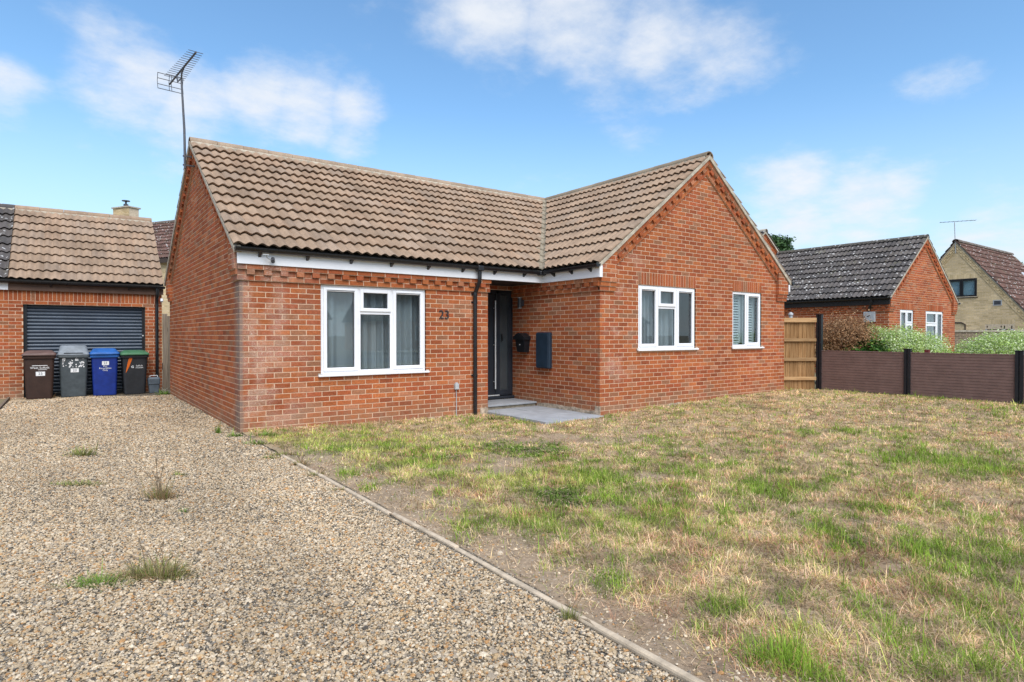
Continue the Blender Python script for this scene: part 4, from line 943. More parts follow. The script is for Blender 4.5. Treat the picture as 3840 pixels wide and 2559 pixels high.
wo = wall.build('wall', M['mortar'], nb_, False); k.build(wo, M['brick2'], M['mortar'], 300)
c, s = math.cos(math.atan(tn)), math.sin(math.atan(tn)); E = NX - .12; run = NL / 2 + .12; zr = 2.5 + tn * run; u = MB(); XR = NX + NL / 2
u.add([(E, NY - .07, 2.484), (E, 4.8, 2.484), (XR, 4.8, zr - .016), (XR, NY - .07, zr - .016)], [(0, 1, 2, 3)]); u.add([(XR + run, NY - .07, 2.484), (XR + run, 4.8, 2.484), (XR, 4.8, zr - .016), (XR, NY - .07, zr - .016)], [(0, 1, 2, 3)])
for sg in (-1, 1): u.add([(20.6 + sg * 3.5, 4.75, 2.86), (20.6 + sg * 3.5, 12, 2.86), (20.6, 12, 5.46), (20.6, 4.75, 5.46)], [(0, 1, 2, 3)])
ro = u.build('roof', M['underlay'], nb_, False)
t = Tiles(DARK); t.slope((E, 4.8, 2.5), (0, -1, 0), (c, 0, s), 5.4, run / c); t.slope((XR + run, NY - .1, 2.5), (0, 1, 0), (-c, 0, s), 5.4, run / c)
cb2, sb2 = math.cos(math.atan(tb)), math.sin(math.atan(tb)); t.slope((20.6 + 3.5, 4.7, 2.88), (0, 1, 0), (-cb2, 0, sb2), 3.0, 3.5 / cb2); t.slope((20.6 - 3.5, 7.7, 2.88), (0, -1, 0), (cb2, 0, sb2), 3.0, 3.5 / cb2)
t.build(ro, M['dark_tile'], 300)
ridge(ro, (XR, NY - .1, zr + .03), (XR, 4.8, zr + .03), M['dark_tile'], (.12, .11, .095)); ridge(ro, (20.6, 4.68, 5.50), (20.6, 12, 5.50), M['cement'], (.3, .28, .22))
verge(ro, NG, NL, tn, ztn, 0, .096, M['cement']); verge(ro, NB, 6.8, tb, 2.93, 0, .09, M['cement'], ov=.05)
b = MB(); b.prism([(3.55, 4.25), (4.35, 4.25), (4.30, 4.95), (4.02, 4.72), (3.9, 4.9), (3.6, 4.6)], NB, .02, .005); b.build('flashing', M['lead'], ro)
b = MB(); b.box(E - .005, E + .03, NY - .07, 4.79, 2.27, 2.44); b.build('fascia', M['black_fascia'], nb_)
gutter(nb_, (E - .03, NY - .12, 2.49), (E - .03, 4.7, 2.47), M['gutter'], .06); gutter(nb_, (XR + run + .02, NY - .12, 2.49), (XR + run + .02, 4.7, 2.47), M['gutter'], .06)
b = MB(); y = NY + .45; b.tube([(E - .03, y, 2.46), (E - .03, y, 2.36), (E + .0, y + .04, 2.28), (NX - .06, y + .10, 2.16), (NX - .06, y + .11, 2.05), (NX - .06, y + .11, .0)], .04, 10); b.build('downpipe', M['gutter'], nb_)
window(nb_, NG, 19.675 - NX, 20.685 - NX, .97, 2.13, [(.5, [(1, True)]), (1, [(.62, True), (1, True)])], vents=False)
window(nb_, NG, 21.715 - NX, 23.215 - NX, .83, 2.13, [(.64, [(.66, True), (1, True)]), (1, [(1, True)])], vents=False)
curtain(NG, 19.6 - NX, 20.8 - NX, .85, 2.2, -.2, 'net curtain in the left window of the neighbouring bungalow', 11); curtain(NG, 21.65 - NX, 23.3 - NX, .7, 2.2, -.2, 'net curtain in the right window of the neighbouring bungalow', 12)
P = at_depth(3263, 1190, 1.0) - CAM; tt = (NX - CAM.x) / P.x; q = CAM + P * tt
ub = thing('utility_box', (NX - .05, q.y, q.z - .16), 'light grey utility box high on the neighbouring side wall', 'utility box')
b = MB(); b.box(NX - .10, NX - .008, q.y - .17, q.y + .17, q.z - .16, q.z + .17, .012); b.build('cabinet', M['grey_plastic'], ub); b = MB(); b.box(NX - .106, NX - .10, q.y - .13, q.y + .13, q.z - .12, q.z + .13, .002); b.build('cover', M['grey_plastic'], ub); b = MB(); b.tube([(NX - .11, q.y + .05, q.z + .02), (NX - .112, q.y - .03, q.z + .05)], .012, 6); b.build('latch', M['lamp'], ub)
q = at_depth(2965, 1190, 16.0); vp = thing('vent_pipe', (q.x, q.y, 1.0), 'slim pale capped vent pipe behind the timber fence panel', 'pipe')
b = MB(); b.tube([(q.x, q.y, .0), (q.x, q.y, q.z + .06)], .045, 12); b.build('pipe', M['grey_plastic'], vp); b = MB(); b.tube([(q.x, q.y, q.z + .05), (q.x, q.y, q.z + .09), (q.x, q.y, q.z + .13)], [.06, .06, .02], 12); b.build('cap', M['grey_plastic'], vp)

# ------------------------------------------------------------------ buff brick chalet house, far right
ch = thing('buff_house', (33.5, 2.4, 0), 'buff brick chalet house with steep brown roof at far right', 'house')
BX, BY, tr_ = 33.5, 2.37, 1.30; hw = 3.3; zap = 5.88; L = 2 * hw; BF = Frame((BX, BY + hw, 0), (0, -1)); wall = MB(); k = Bricks(BUFF)
def onplane(px, py):                    # photo pixel -> (u,z) on the gable plane
    r = ray(px, py); t = (BX - CAM.x) / r.x; p = CAM + r * t; return ((BY + hw) - p.y, p.z)
ua, za = onplane(3495, 1118); ub_, zb_ = onplane(3662, 1043); wh = (ua, ub_, za + .0, zb_ + .0); za = onplane(3660, 1114)[1]; zb_ = onplane(3660, 1043)[1]; wh = (ua, ub_, za, zb_)
uc, zc_ = onplane(3693, 1240); ud, zd_ = onplane(3803, 1216); wh2 = (uc, min(ud, L - .1), .9, zd_)
ze = zap - tr_ * hw
sheet(wall, BF, 0, L, -.1, ze, [h for h in (wh, wh2) if h[2] < ze]); 
cl_ = [(-tr_, 1, ze - .05), (tr_, 1, ze + tr_ * L - .05)]
k.rows(BF, 0, L, 0, zap, 0, [wh, wh2, (wh[0], wh[1], wh[3], wh[3] + .225), (wh2[0], wh2[1], wh2[3], wh2[3] + .225)], cl_); k.soldiers(BF, wh[0], wh[1], wh[3]); k.soldiers(BF, wh2[0], wh2[1], wh2[3])
# triangle backing with the bedroom window left open
zs = np.linspace(ze, zap, 60)
for z0, z1 in zip(zs, zs[1:]):
    def span(z): return (z - ze) / tr_, L - (z - ze) / tr_
    a0, b0 = span(z0); a1, b1 = span(z1)
    if wh[2] < (z0 + z1) / 2 < wh[3]:
        if a0 < wh[0]: wall.add([BF(a0, z0), BF(wh[0], z0), BF(wh[0], z1), BF(a1, z1)], [(0, 1, 2, 3)])
        if b0 > wh[1]: wall.add([BF(wh[1], z0), BF(b0, z0), BF(b1, z1), BF(wh[1], z1)], [(0, 1, 2, 3)])
    else: wall.add([BF(a0, z0), BF(b0, z0), BF(b1, z1), BF(a1, z1)], [(0, 1, 2, 3)])
wall.add([(BX, BY - hw, 0), (BX + 9.2, BY - hw, 0), (BX + 9.2, BY - hw, ze), (BX, BY - hw, ze)], [(0, 1, 2, 3)]); wall.add([(BX + 9.2, BY - hw, 0), (BX + 9.2, BY + hw, 0), (BX + 9.2, BY + hw, ze), (BX + 9.2, BY, zap), (BX + 9.2, BY - hw, ze)], [(0, 1, 2, 3, 4)])
a_ = math.atan(tr_)
for side in (0, 1):
    for d_, n, st in ((.03, .05, .22), (.11, .03, .11), (.19, .03, .22)):
        t0 = .1; q_ = 0
        while t0 < hw / math.cos(a_) - .02:
            P = [(t0, d_), (t0 + st - .01, d_), (t0 + st - .01, d_ + .07), (t0, d_ + .07)]; poly = [(u * math.cos(a_) + d * math.sin(a_), ze + u * math.sin(a_) - d * math.cos(a_)) for u, d in P]
            if side: poly = [(L - u, z) for u, z in poly][::-1]
            poly = clip_poly(poly, *((1, 0, hw - .01) if side == 0 else (-1, 0, -hw - .01))); k.emit(poly, BF, .055 if (st < .2 and q_ % 2) else n, -.02); t0 += st; q_ += 1
wo = wall.build('wall', M['buff_mortar'], ch, False); k.build(wo, M['buff'], M['buff_mortar'], 150)
c, s = math.cos(a_), math.sin(a_); zt = zap + .06; u = MB(); RX = 41.9; eY = BY - hw - .25; ez = zt - tr_ * (hw + .25)
u.add([(BX - .1, eY, ez - .02), (RX + 1.2, eY, ez - .02), (RX, BY, zt - .02), (BX - .1, BY, zt - .02)], [(0, 1, 2, 3)]); u.add([(BX - .1, 2 * BY - eY, ez - .02), (RX + 1.2, 2 * BY - eY, ez - .02), (RX, BY, zt - .02), (BX - .1, BY, zt - .02)], [(0, 1, 2, 3)])
ro = u.build('roof', M['underlay'], ch, False); t = Tiles(BROWN); t.slope((BX - .1, eY, ez), (1, 0, 0), (0, c, s), RX - BX + 1.0, (hw + .25) / c, [(1, .2, RX - BX + 1.1)]); t.slope((BX + 3, 2 * BY - eY, ez), (-1, 0, 0), (0, -c, s), 3.1, (hw + .25) / c); t.build(ro, M['dark_tile'], 200)
ridge(ro, (BX - .1, BY, zt + .03), (RX, BY, zt + .03), M['dark_tile'], (.17, .14, .12), r=.13); verge(ro, BF, L, tr_, ze + .06, 0, .07, M['cement'], ov=.1)
window(ch, BF, wh[0] + .003, wh[1] - .003, wh[2] + .003, wh[3] - .003, [(.33, [(1, True)]), (.66, [(1, True)]), (1, [(1, True)])], M['blackframe'], .06, .05, vents=False)
window(ch, BF, wh2[0] + .003, wh2[1] - .003, wh2[2] + .003, wh2[3] - .003, [(.62, [(.8, False), (1, True)]), (1, [(1, True)])], None, .07, .06, vents=False)
rr_ = ray(3850, 1048); tq = (ez - eY * tr_ - CAM.z + CAM.y * tr_) / (rr_.z - rr_.y * tr_); rq = CAM + rr_ * tq; b = MB(); Mx = Matrix.Translation(rq) @ Matrix.Rotation(a_, 4, 'X'); b.box(-.28, .28, -.4, .4, .04, .10, .01, Mx); rlo = b.build('roof_light', M['upvc'], ro); b = MB(); b.box(-.22, .22, -.34, .34, .095, .104, 0, Mx); b.build('pane', M['frost'], rlo)
vb = onplane(3740, 1136); b = MB(); b.prism([(vb[0] - .17, vb[1] - .13), (vb[0] + .17, vb[1] - .13), (vb[0] + .17, vb[1] + .13), (vb[0] - .17, vb[1] + .13)], BF, .03, .0); vn = b.build('vent_grille', M['grey_plastic'], ch); b = MB(); b.prism([(vb[0] - .13, vb[1] - .09), (vb[0] + .13, vb[1] - .09), (vb[0] + .13, vb[1] + .09), (vb[0] - .13, vb[1] + .09)], BF, .034, .028); b.build('grille_mesh', M['lamp'], vn)
p = [onplane(*q) for q in ((3575, 1211), (3606, 1211), (3620, 1218), (3620, 1250))]; b = MB(); b.tube([BF(u, z, .03) for u, z in p], .03, 8); b.build('waste_pipe', M['soffit'], ch)
ib = MB(); ib.box(BX + 1.2, BX + 1.3, BY - 1.1, BY + 1.1, .1, 4.1); ib.build('interior_partition', M['blind'], ch)
bl = MB(); bl.prism([(wh[0] - .02, wh[2] + .02), (wh[1] + .02, wh[2] + .02), (wh[1] + .02, wh[3] - .02), (wh[0] - .02, wh[3] - .02)], BF, -.125, -.14); tag(bl.build('window_blind', plain('pale_blue_blind', (.50, .66, .74), .6, .05, 3), None), 'pale blue blind in the upper window of the buff house', 'blind')
a2 = thing('television_aerial', (BX - .05, BY, 5.2), 'thin television aerial on the buff house gable', 'aerial'); q0, q1 = onplane(3583, 952), onplane(3578, 835)
b = MB(); b.tube([BF(q0[0], q0[1], .06), BF(q1[0], q1[1], .06)], .02, 6); b.build('mast', M['grey_plastic'], a2)
e0, e1 = at_depth(3522, 836, 29.6), at_depth(3655, 812, 29.0); e1.z = e0.z; b = MB(); b.tube([e0, e1], .012, 5); b.build('boom', M['alu'], a2); dv = (e1 - e0).normalized(); ex = Vector((dv.y, -dv.x, 0))
for i in range(9): p = e0 + (e1 - e0) * (i / 8); b = MB(); b.tube([p - ex * .14, p + ex * .14], .007, 5); b.build('director', M['alu'], a2)
# garden wall
gw0, gw1 = at_depth(3440, 1260, 27.6), at_depth(3960, 1260, 25.2); gw0.z = gw1.z = 0; gwt = thing('garden_wall', gw0, 'long brown brick garden wall with coping in front of the buff house', 'wall'); dd = (gw1 - gw0); GF = Frame(gw0, (dd.x, dd.y)); k = Bricks([((.24, .185, .13), 3), ((.21, .16, .115), 2), ((.27, .20, .14), 2)])
w = MB(); w.prism([(0, 0), (dd.length, 0), (dd.length, 1.45), (0, 1.45)], GF, 0, -.2); wo = w.build('wall', M['buff_mortar'], gwt); k.rows(GF, 0, dd.length, 0, 1.45, 0); k.build(wo, M['buff'], M['buff_mortar'], 120)
for i in range(int(dd.length / .6)): b = MB(); b.prism([(i * .6 + .004, 1.45), (i * .6 + .596, 1.45), (i * .6 + .596, 1.53), (i * .6 + .004, 1.53)], GF, .04, -.24); b.build('coping_stone', M['cement'], gwt)

# ------------------------------------------------------------------ far house at left, with chimney
fh0 = at_depth(600, 968, 28.6); fdir = (RGT * .925 - FWD * .381).normalized(); fb_ = Vector((-fdir.y, fdir.x, 0)); o0 = Vector((fh0.x, fh0.y, 0)) - fdir * 5.0
fh = thing('far_house', (o0.x, o0.y, 0), 'distant buff brick house with brown roof and chimney behind the garage', 'house')
FF = Frame(o0, (fdir.x, fdir.y)); FL = 15.0; wall = MB(); k = Bricks(BUFF); sheet(wall, FF, 0, FL, 0, 4.9, [(6.0, 6.9, 2.9, 4.2)]); k.rows(FF, 0, FL, 0, 4.85, 0, [(6.0, 6.9, 2.9, 4.2)])
for u_ in (0, FL): wall.add([FF(u_, 0, 0), FF(u_, 0, -5.6), FF(u_, 4.9, -5.6), FF(u_, 7.1, -2.8), FF(u_, 4.9, 0)], [(0, 1, 2, 3, 4)])
wo = wall.build('wall', M['buff_mortar'], fh, False); k.build(wo, M['buff'], M['buff_mortar'], 60)
u = MB(); P0, P1, P2, P3 = FF(-.1, 4.85, .25), FF(FL + .1, 4.85, .25), FF(FL + .1, 7.28, -2.8), FF(-.1, 7.28, -2.8); u.add([P0, P1, P2, P3], [(0, 1, 2, 3)]); u.add([FF(-.1, 4.85, -5.85), FF(FL + .1, 4.85, -5.85), P2, P3], [(0, 1, 2, 3)]); ro = u.build('roof', M['underlay'], fh, False)
vv = (P3 - P0); t = Tiles(BROWN); t.slope(P0 + Vector((0, 0, .01)), fdir, vv, FL + .2, vv.length); t.build(ro, M['dark_tile'], 120); ridge(ro, P3 + Vector((0, 0, .04)), P2 + Vector((0, 0, .04)), M['dark_tile'], (.15, .12, .1), r=.13)
b = MB(); p0, p1 = FF(-.1, 0, .24), FF(FL + .1, 0, .27); b.prism([(-.1, 4.66), (FL + .1, 4.66), (FL + .1, 4.86), (-.1, 4.86)], FF, .27, .24); b.build('fascia', M['soffit'], fh)
window(fh, FF, 6.003, 6.897, 2.903, 4.197, [(.5, [(1, True)]), (1, [(1, True)])], vents=False)
cq = at_depth(397, 800, 32.5); ck = Bricks(BUFF); cm_ = MB(); ca_ = (cq - o0).dot(fdir); base = 6.6; ctop = at_depth(397, 770, 32.5).z
CF = Frame(o0 + fdir * (ca_ - .62) - FF.N * 2.5, (fdir.x, fdir.y)); CL = Frame(CF(0, 0, -.62), (-CF.N.x * -1, -CF.N.y * -1))
cm_.prism([(.01, base), (1.23, base), (1.23, ctop), (.01, ctop)], CF, -.008, -.6); cmo = cm_.build('chimney', M['buff_mortar'], fh); ck.rows(CF, 0, 1.24, base, ctop, 0); ck.rows(CL, 0, .62, base, ctop, 1); ck.build(cmo, M['buff'], M['buff_mortar'], 40)
b = MB(); b.prism([(-.06, ctop), (1.30, ctop), (1.30, ctop + .07), (-.06, ctop + .07)], CF, .06, -.68); b.build('chimney_cap', M['cement'], cmo)
q = CF(.62, 0, -.3); b = MB(); b.tube([(q.x, q.y, ctop + .06), (q.x, q.y, ctop + .26)], .12, 12); b.tube([(q.x, q.y, ctop + .2), (q.x, q.y, ctop + .42)], .05, 8); b.tube([(q.x, q.y, ctop + .42), (q.x, q.y, ctop + .46)], .2, 12); b.build('chimney_cowl', M['lamp'], cmo)

# ------------------------------------------------------------------ houses across the street (the windows mirror them)
for i, (x, y, L_) in enumerate(((3.0, -36.0, 11.0), (18.5, -37.5, 12.0), (34.0, -36.0, 12.0))):
    o_ = thing('street_bungalow', (x + L_ / 2, y, 0), ('red brick bungalow across the street, mirrored in the left light of the front window', 'red brick bungalow across the street, mirrored in the right light of the front window', 'red brick bungalow across the street, mirrored in the wing window')[i], 'house', 'bungalows across the street')
    w = MB(); w.box(x, x + L_, y - 7, y, 0, 2.5); wo = w.build('wall', M['mortar'], o_); SF = Frame((x + L_, y, 0), (-1, 0)); k = Bricks(RED); k.rows(SF, 0, L_, .0, 2.45, 0); k.build(wo, M['brick2'], M['mortar'], 0)
    r_ = MB(); r_.loft([[(xx, y + .3, 2.45), (xx, y - 3.5, 4.9), (xx, y - 7.3, 2.45)] for xx in (x - .2, x + L_ + .2)]); ro = r_.build('roof', M['underlay'], o_); t = Tiles(DARK); a = math.atan2(2.45, 3.8); t.slope((x + L_ + .2, y + .3, 2.48), (-1, 0, 0), (0, -math.cos(a), math.sin(a)), L_ + .4, 3.8 / math.cos(a)); t.build(ro, M['dark_tile'], 0)
    for u0 in (1.5, 6.5): window(o_, Frame((x + L_, y + .05, 0), (-1, 0)), u0, u0 + 2.0, .9, 2.1, [(.5, [(1, False)]), (1, [(1, False)])], vents=False, glass=M['frost'])
st = MB(); st.add([(-60, -24, .012), (90, -24, .012), (90, -17, .012), (-60, -17, .012)], [(0, 1, 2, 3)]); so = st.build('street', plain('asphalt', (.05, .05, .052), .9, .2, 4, .3), None); tag(so, kind='structure')

# ------------------------------------------------------------------ paving at the door
pv = thing('doorstep', (4.7, .55, -.05), 'grey paved doorstep below the front door', 'doorstep'); b = MB(); b.box(4.075, 5.305, .22, .955, -.2, .018); b.build('riser', M['step_edge'], pv)
for a, c in ((4.068, 4.68), (4.686, 5.312)): b = MB(); b.box(a, c, .185, .955, .02, .052, .004); b.build('slab', M['slab'], pv)
pa = thing('paving', (4.7, -.7, -.1), 'pale grey paving slabs in front of the doorstep', 'paving'); ys = [-1.62, -1.02, -.42, .18]
for i in range(3):
    for a, c in ((4.05, 4.675), (4.683, 5.305)): b = MB(); b.box(a, c, ys[i] + .004, ys[i + 1] - .004, -.075 - .04, -.028 + rng.uniform(-.003, .003), .004); b.build('slab', M['slab'], pa)
b = MB(); b.box(4.06, 5.295, -1.605, .175, -.25, -.045); b.build('bedding', M['step_edge'], pa)

# ------------------------------------------------------------------ ground sheets
def soil_mat():
    m, nt = newmat('dry_soil'); p = wpos(nt); c = attr(nt, 'col')
    f = ramp(nt, noise(nt, p, 30, 8, .72), .25, .75, .66, 1.28); c = mixc(nt, 1.0, c, nd(nt, 'ShaderNodeCombineColor', {0: f, 1: f, 2: f}).outputs[0], 'MULTIPLY')
    v = nd(nt, 'ShaderNodeTexVoronoi', {'Vector': p, 'Scale': 55.0}); r = nd(nt, 'ShaderNodeSeparateColor', {0: v.outputs['Color']}).outputs[0]
    st = mth(nt, 'MULTIPLY', ramp(nt, v.outputs['Distance'], .34, .22), mth(nt, 'GREATER_THAN', r, .80)); c = mixc(nt, mth(nt, 'MULTIPLY', st, .8), c, (.50, .44, .37))
    finish(nt, c, .97, noise(nt, p, 70, 8, .75), .9, .012, .1); return m
def gravel_mat():
    m, nt = newmat('gravel_bed'); p = wpos(nt)
    v = nd(nt, 'ShaderNodeTexVoronoi', {'Vector': p, 'Scale': 95.0}); r = nd(nt, 'ShaderNodeSeparateColor', {0: v.outputs['Color']})
    cr = nd(nt, 'ShaderNodeValToRGB', {0: r.outputs[0]}); e = cr.color_ramp; cols = [(0, (.09, .08, .07)), (.14, (.20, .165, .13)), (.34, (.33, .26, .185)), (.55, (.40, .325, .24)), (.75, (.35, .235, .13)), (.86, (.49, .42, .335)), (1, (.57, .51, .43))]
    while len(e.elements) < len(cols): e.elements.new(.5)
    for el, (q, c) in zip(e.elements, cols): el.position = q; el.color = (*c, 1)
    f = ramp(nt, v.outputs['Distance'], .62, .25, .35, 1.05); c = mixc(nt, 1.0, cr.outputs[0], nd(nt, 'ShaderNodeCombineColor', {0: f, 1: f, 2: f}).outputs[0], 'MULTIPLY')
    big = ramp(nt, noise(nt, p, .8, 4), .35, .7, .88, 1.08); c = mixc(nt, 1.0, c, nd(nt, 'ShaderNodeCombineColor', {0: big, 1: big, 2: mth(nt, 'MULTIPLY', big, .97)}).outputs[0], 'MULTIPLY')
    finish(nt, c, .9, mth(nt, 'SUBTRACT', 1.0, v.outputs['Distance']), 1.0, .012, .2); return m
SOIL = np.array((.36, .265, .18))
gr = MB(); gr.col = (.21, .19, .14)
gr.add([(-900, -900, -.32), (900, -900, -.32), (900, 900, -.32), (-900, 900, -.32)], [(0, 1, 2, 3)])
go = gr.build('ground', soil_mat(), None); tag(go, kind='structure')
def heightgrid(name, x0, x1, y0, y1, step, zadd, mat, colf=None):
    nx, ny = int((x1 - x0) / step) + 1, int((y1 - y0) / step) + 1; xs, ys = np.linspace(x0, x1, nx), np.linspace(y0, y1, ny); X, Y = np.meshgrid(xs, ys); X, Y = X.ravel(), Y.ravel()
    Z = gl_np(X, Y) + zadd(X, Y); V = np.stack([X, Y, Z], 1); i = np.arange(ny - 1)[:, None] * nx + np.arange(nx - 1)[None, :]; i = i.ravel()
    T = np.concatenate([np.stack([i, i + 1, i + nx + 1], 1), np.stack([i, i + nx + 1, i + nx], 1)])
    return big_mesh(name, V, T, mat, colf(X, Y) if colf else None, True)
def gl_np(x, y):
    lawn = np.interp(x, [0, 2, 4, 5.3, 8, 11, 14, 20], [0, -.035, -.065, -.035, .045, .095, .09, 0.0]); drive = -.05 * np.clip((y - 3) / 5, 0, 1); t = np.clip((x + .3) / .6, 0, 1)
    return (drive * (1 - t) + lawn * t) * np.clip((20 - np.maximum(np.abs(x - 3) - 9, 0) * 2) / 20, 0, 1)
gv = heightgrid('gravel_drive', -2.86, .06, -16, 8.3, .12, lambda x, y: fbm(x, y, 1.3, 60, 3) * .03 - .018, gravel_mat()); tag(gv, kind='structure')
dl = heightgrid('verge_strip', -14, -2.93, -16, 8.3, .4, lambda x, y: fbm(x, y, 1.3, 61, 3) * .03 - .02, go.data.materials[0], lambda x, y: np.tile((.22, .19, .12), (len(x), 1))); tag(dl, kind='structure')

# patches seen in the lawn: display px, py, half width, half height (px), kind, strength
PATCH = [(700, 1010, 110, 14, 'y', 0.9), (850, 1020, 260, 38, 'y', 0.75), (1010, 1030, 120, 38, 'y', 0.8), (900, 1070, 60, 14, 'y', 0.7), (1010, 1100, 140, 20, 'y', 0.5), (1220, 1100, 140, 28, 'y', 0.75), (1080, 1170, 110, 25, 'y', 0.6),
         (1240, 1030, 95, 15, 'd', 1.26), (1130, 1018, 32, 7, 'd', 1.26), (1180, 1008, 50, 5, 'd', 0.8), (1285, 1135, 55, 32, 'd', 1.26), (1260, 1010, 30, 6, 'd', 0.92), (1030, 1050, 60, 10, 'd', 0.57),
         (800, 1095, 30, 12, 'g', 0.95), (848, 1123, 24, 8, 'g', 1.04), (1008, 1133, 18, 10, 'g', 1.04), (770, 1035, 28, 12, 'g', 0.86), (1400, 1095, 75, 22, 'g', 0.76), (1410, 1140, 70, 24, 'g', 0.71), (1500, 1110, 70, 14, 'g', 0.56), (1570, 1075, 40, 8, 'g', 0.67),
         (1740, 1112, 70, 24, 'g', 0.81), (1830, 1105, 40, 14, 'g', 0.67), (1690, 1055, 26, 6, 'g', 0.76), (1860, 995, 24, 6, 'g', 0.76), (1945, 993, 40, 6, 'g', 0.76), (2120, 1050, 100, 24, 'g', 0.86), (2220, 1065, 130, 30, 'g', 0.71), (2060, 1010, 80, 8, 'g', 0.47), (2300, 1040, 60, 26, 'g', 0.47), (2000, 1150, 60, 10, 'g', 0.86),
         (2150, 1260, 70, 40, 'g', 0.86), (2230, 1310, 90, 60, 'g', 0.67), (2300, 1260, 60, 36, 'g', 0.67), (2290, 1400, 90, 60, 'g', 0.42), (1400, 1335, 48, 26, 'g', 1.04), (1200, 1215, 130, 34, 'g', 0.47), (1090, 1225, 60, 28, 'g', 0.56), (1300, 1290, 40, 16, 'g', 0.67), (1650, 1395, 45, 24, 'g', 0.95), (1690, 1385, 40, 16, 'g', 0.76), (1600, 1440, 45, 24, 'g', 0.76),
         (1790, 1510, 70, 40, 'g', 1.14), (1890, 1560, 70, 40, 'g', 1.04), (1850, 1440, 50, 24, 'y', 0.7), (1960, 1225, 40, 20, 'd', 0.8), (2250, 1530, 110, 40, 'g', 0.56), (1500, 1200, 200, 24, 'y', 0.45), (1900, 1330, 260, 60, 's', 0.6), (1700, 1300, 260, 60, 's', 0.6), (1780, 1200, 200, 30, 's', 0.4),
         (1990, 1270, 110, 60, 'r', 0.85), (1860, 1235, 70, 20, 'r', 0.6), (1560, 1215, 40, 12, 'r', 0.9), (1800, 960, 260, 14, 'r', 0.35), (740, 985, 200, 8, 'r', 0.5), (1650, 1000, 200, 14, 'r', 0.3), (1400, 955, 80, 7, 'r', 0.5),
         (1150, 1062, 110, 20, 'b', 1.0), (1030, 1075, 60, 8, 'b', 0.5), (1330, 1000, 230, 12, 'b', 0.9), (1500, 985, 120, 9, 'b', 0.7), (930, 1132, 110, 18, 'b', 1.1), (1010, 1150, 90, 14, 'b', 0.9), (1490, 1085, 50, 13, 'b', 0.9), (1380, 1160, 60, 10, 'b', 0.6), (1880, 1185, 110, 14, 'b', 0.7), (2020, 1185, 70, 14, 'b', 0.7),
         (1230, 1320, 120, 38, 'b', 0.9), (1380, 1420, 120, 46, 'b', 1.0), (1500, 1500, 110, 50, 'b', 1.0), (1620, 1550, 60, 40, 'b', 0.8), (1110, 1280, 80, 26, 'b', 0.9), (980, 1215, 60, 20, 'b', 0.9), (1050, 995, 240, 8, 'b', 0.35), (2060, 1400, 40, 20, 'b', 0.4)]
PW = []
for px, py, hw_, hh_, kd, st_ in PATCH:
    c = ground_at(px * 1.632, py * 1.632); z = (c - CAM).dot(FWD); near = ground_at(px * 1.632, (py + hh_) * 1.632); far = ground_at(px * 1.632, (py - hh_) * 1.632)
    PW.append((c.x, c.y, hw_ * 1.632 / FPX * z, max(.05, ((far - near).dot(FWD)) / 2), kd, st_))
def fields(x, y):
    """weights of bare soil b, green g, yellow-green y, dark clover d, red-brown r, straw s"""
    n = fbm(x, y, .9, 10, 4); n2 = fbm(x, y, 2.6, 20, 4); n3 = fbm(x, y, 6.0, 30, 3); w = {k: np.zeros_like(x) for k in 'bgydrs'}
    wob = (fbm(x, y, 4.5, 80, 4) - .5) * 2.0
    for cx, cy, rx, ry, kd, st_ in PW:
        dx, dy = x - cx, y - cy; a = (dx * RGT.x + dy * RGT.y) / rx; b_ = (dx * FWD.x + dy * FWD.y) / ry; rr = np.sqrt(a * a + b_ * b_) + wob
        w[kd] = np.maximum(w[kd], st_ * np.clip(1.35 - rr, 0, 1))
    w['b'] = np.maximum(w['b'], np.clip((.60 + (n3 - .5) * .9 - x) / .25, 0, 1) * np.clip((-1.4 - y) / .6, 0, 1) * .95)
    w['b'] = np.maximum(w['b'], np.clip((n2 - .64) * 5, 0, .7)); w['g'] = np.maximum(w['g'], np.clip((n3 * .6 + n * .4 - .58) * 7, 0, .6)); w['r'] = np.maximum(w['r'], np.clip((fbm(x, y, 2.4, 50, 4) - .56) * 5, 0, .6))
    return w, n, n2, n3
def soil_col(x, y):
    w, n, n2, n3 = fields(x, y); c = np.tile(SOIL, (len(x), 1)) * (.85 + .3 * n2)[:, None]; g = np.clip(w['g'] + w['d'] + .6 * w['y'], 0, 1)[:, None]
    c = c * (1 - .5 * g) + np.array((.10, .11, .04)) * .5 * g; r = (w['r'] * .5)[:, None]; c = c * (1 - r) + np.array((.27, .15, .09)) * r
    s = np.clip(1 - w['b'] - g[:, 0], 0, 1)[:, None] * .7; return c * (1 - s) + np.array((.46, .345, .205)) * s
ln = heightgrid('lawn', .0, 11.72, -12, 0.02, .06, lambda x, y: (fbm(x, y, 2.2, 70, 4) - .5) * .03 + (fbm(x, y, 6.0, 95, 3) - .5) * .045 - .004, go.data.materials[0], soil_col); tag(ln, kind='structure')
l2 = heightgrid('neighbour_garden', 11.74, 60, -16, 14, .7, lambda x, y: x * 0 - .0, go.data.materials[0], lambda x, y: np.tile((.2, .18, .11), (len(x), 1))); tag(l2, kind='structure')
fg = heightgrid('frontage', -14, 60, -17.05, -11.9, .6, lambda x, y: x * 0 - .03, go.data.materials[0], lambda x, y: np.tile((.2, .18, .11), (len(x), 1))); tag(fg, kind='structure')

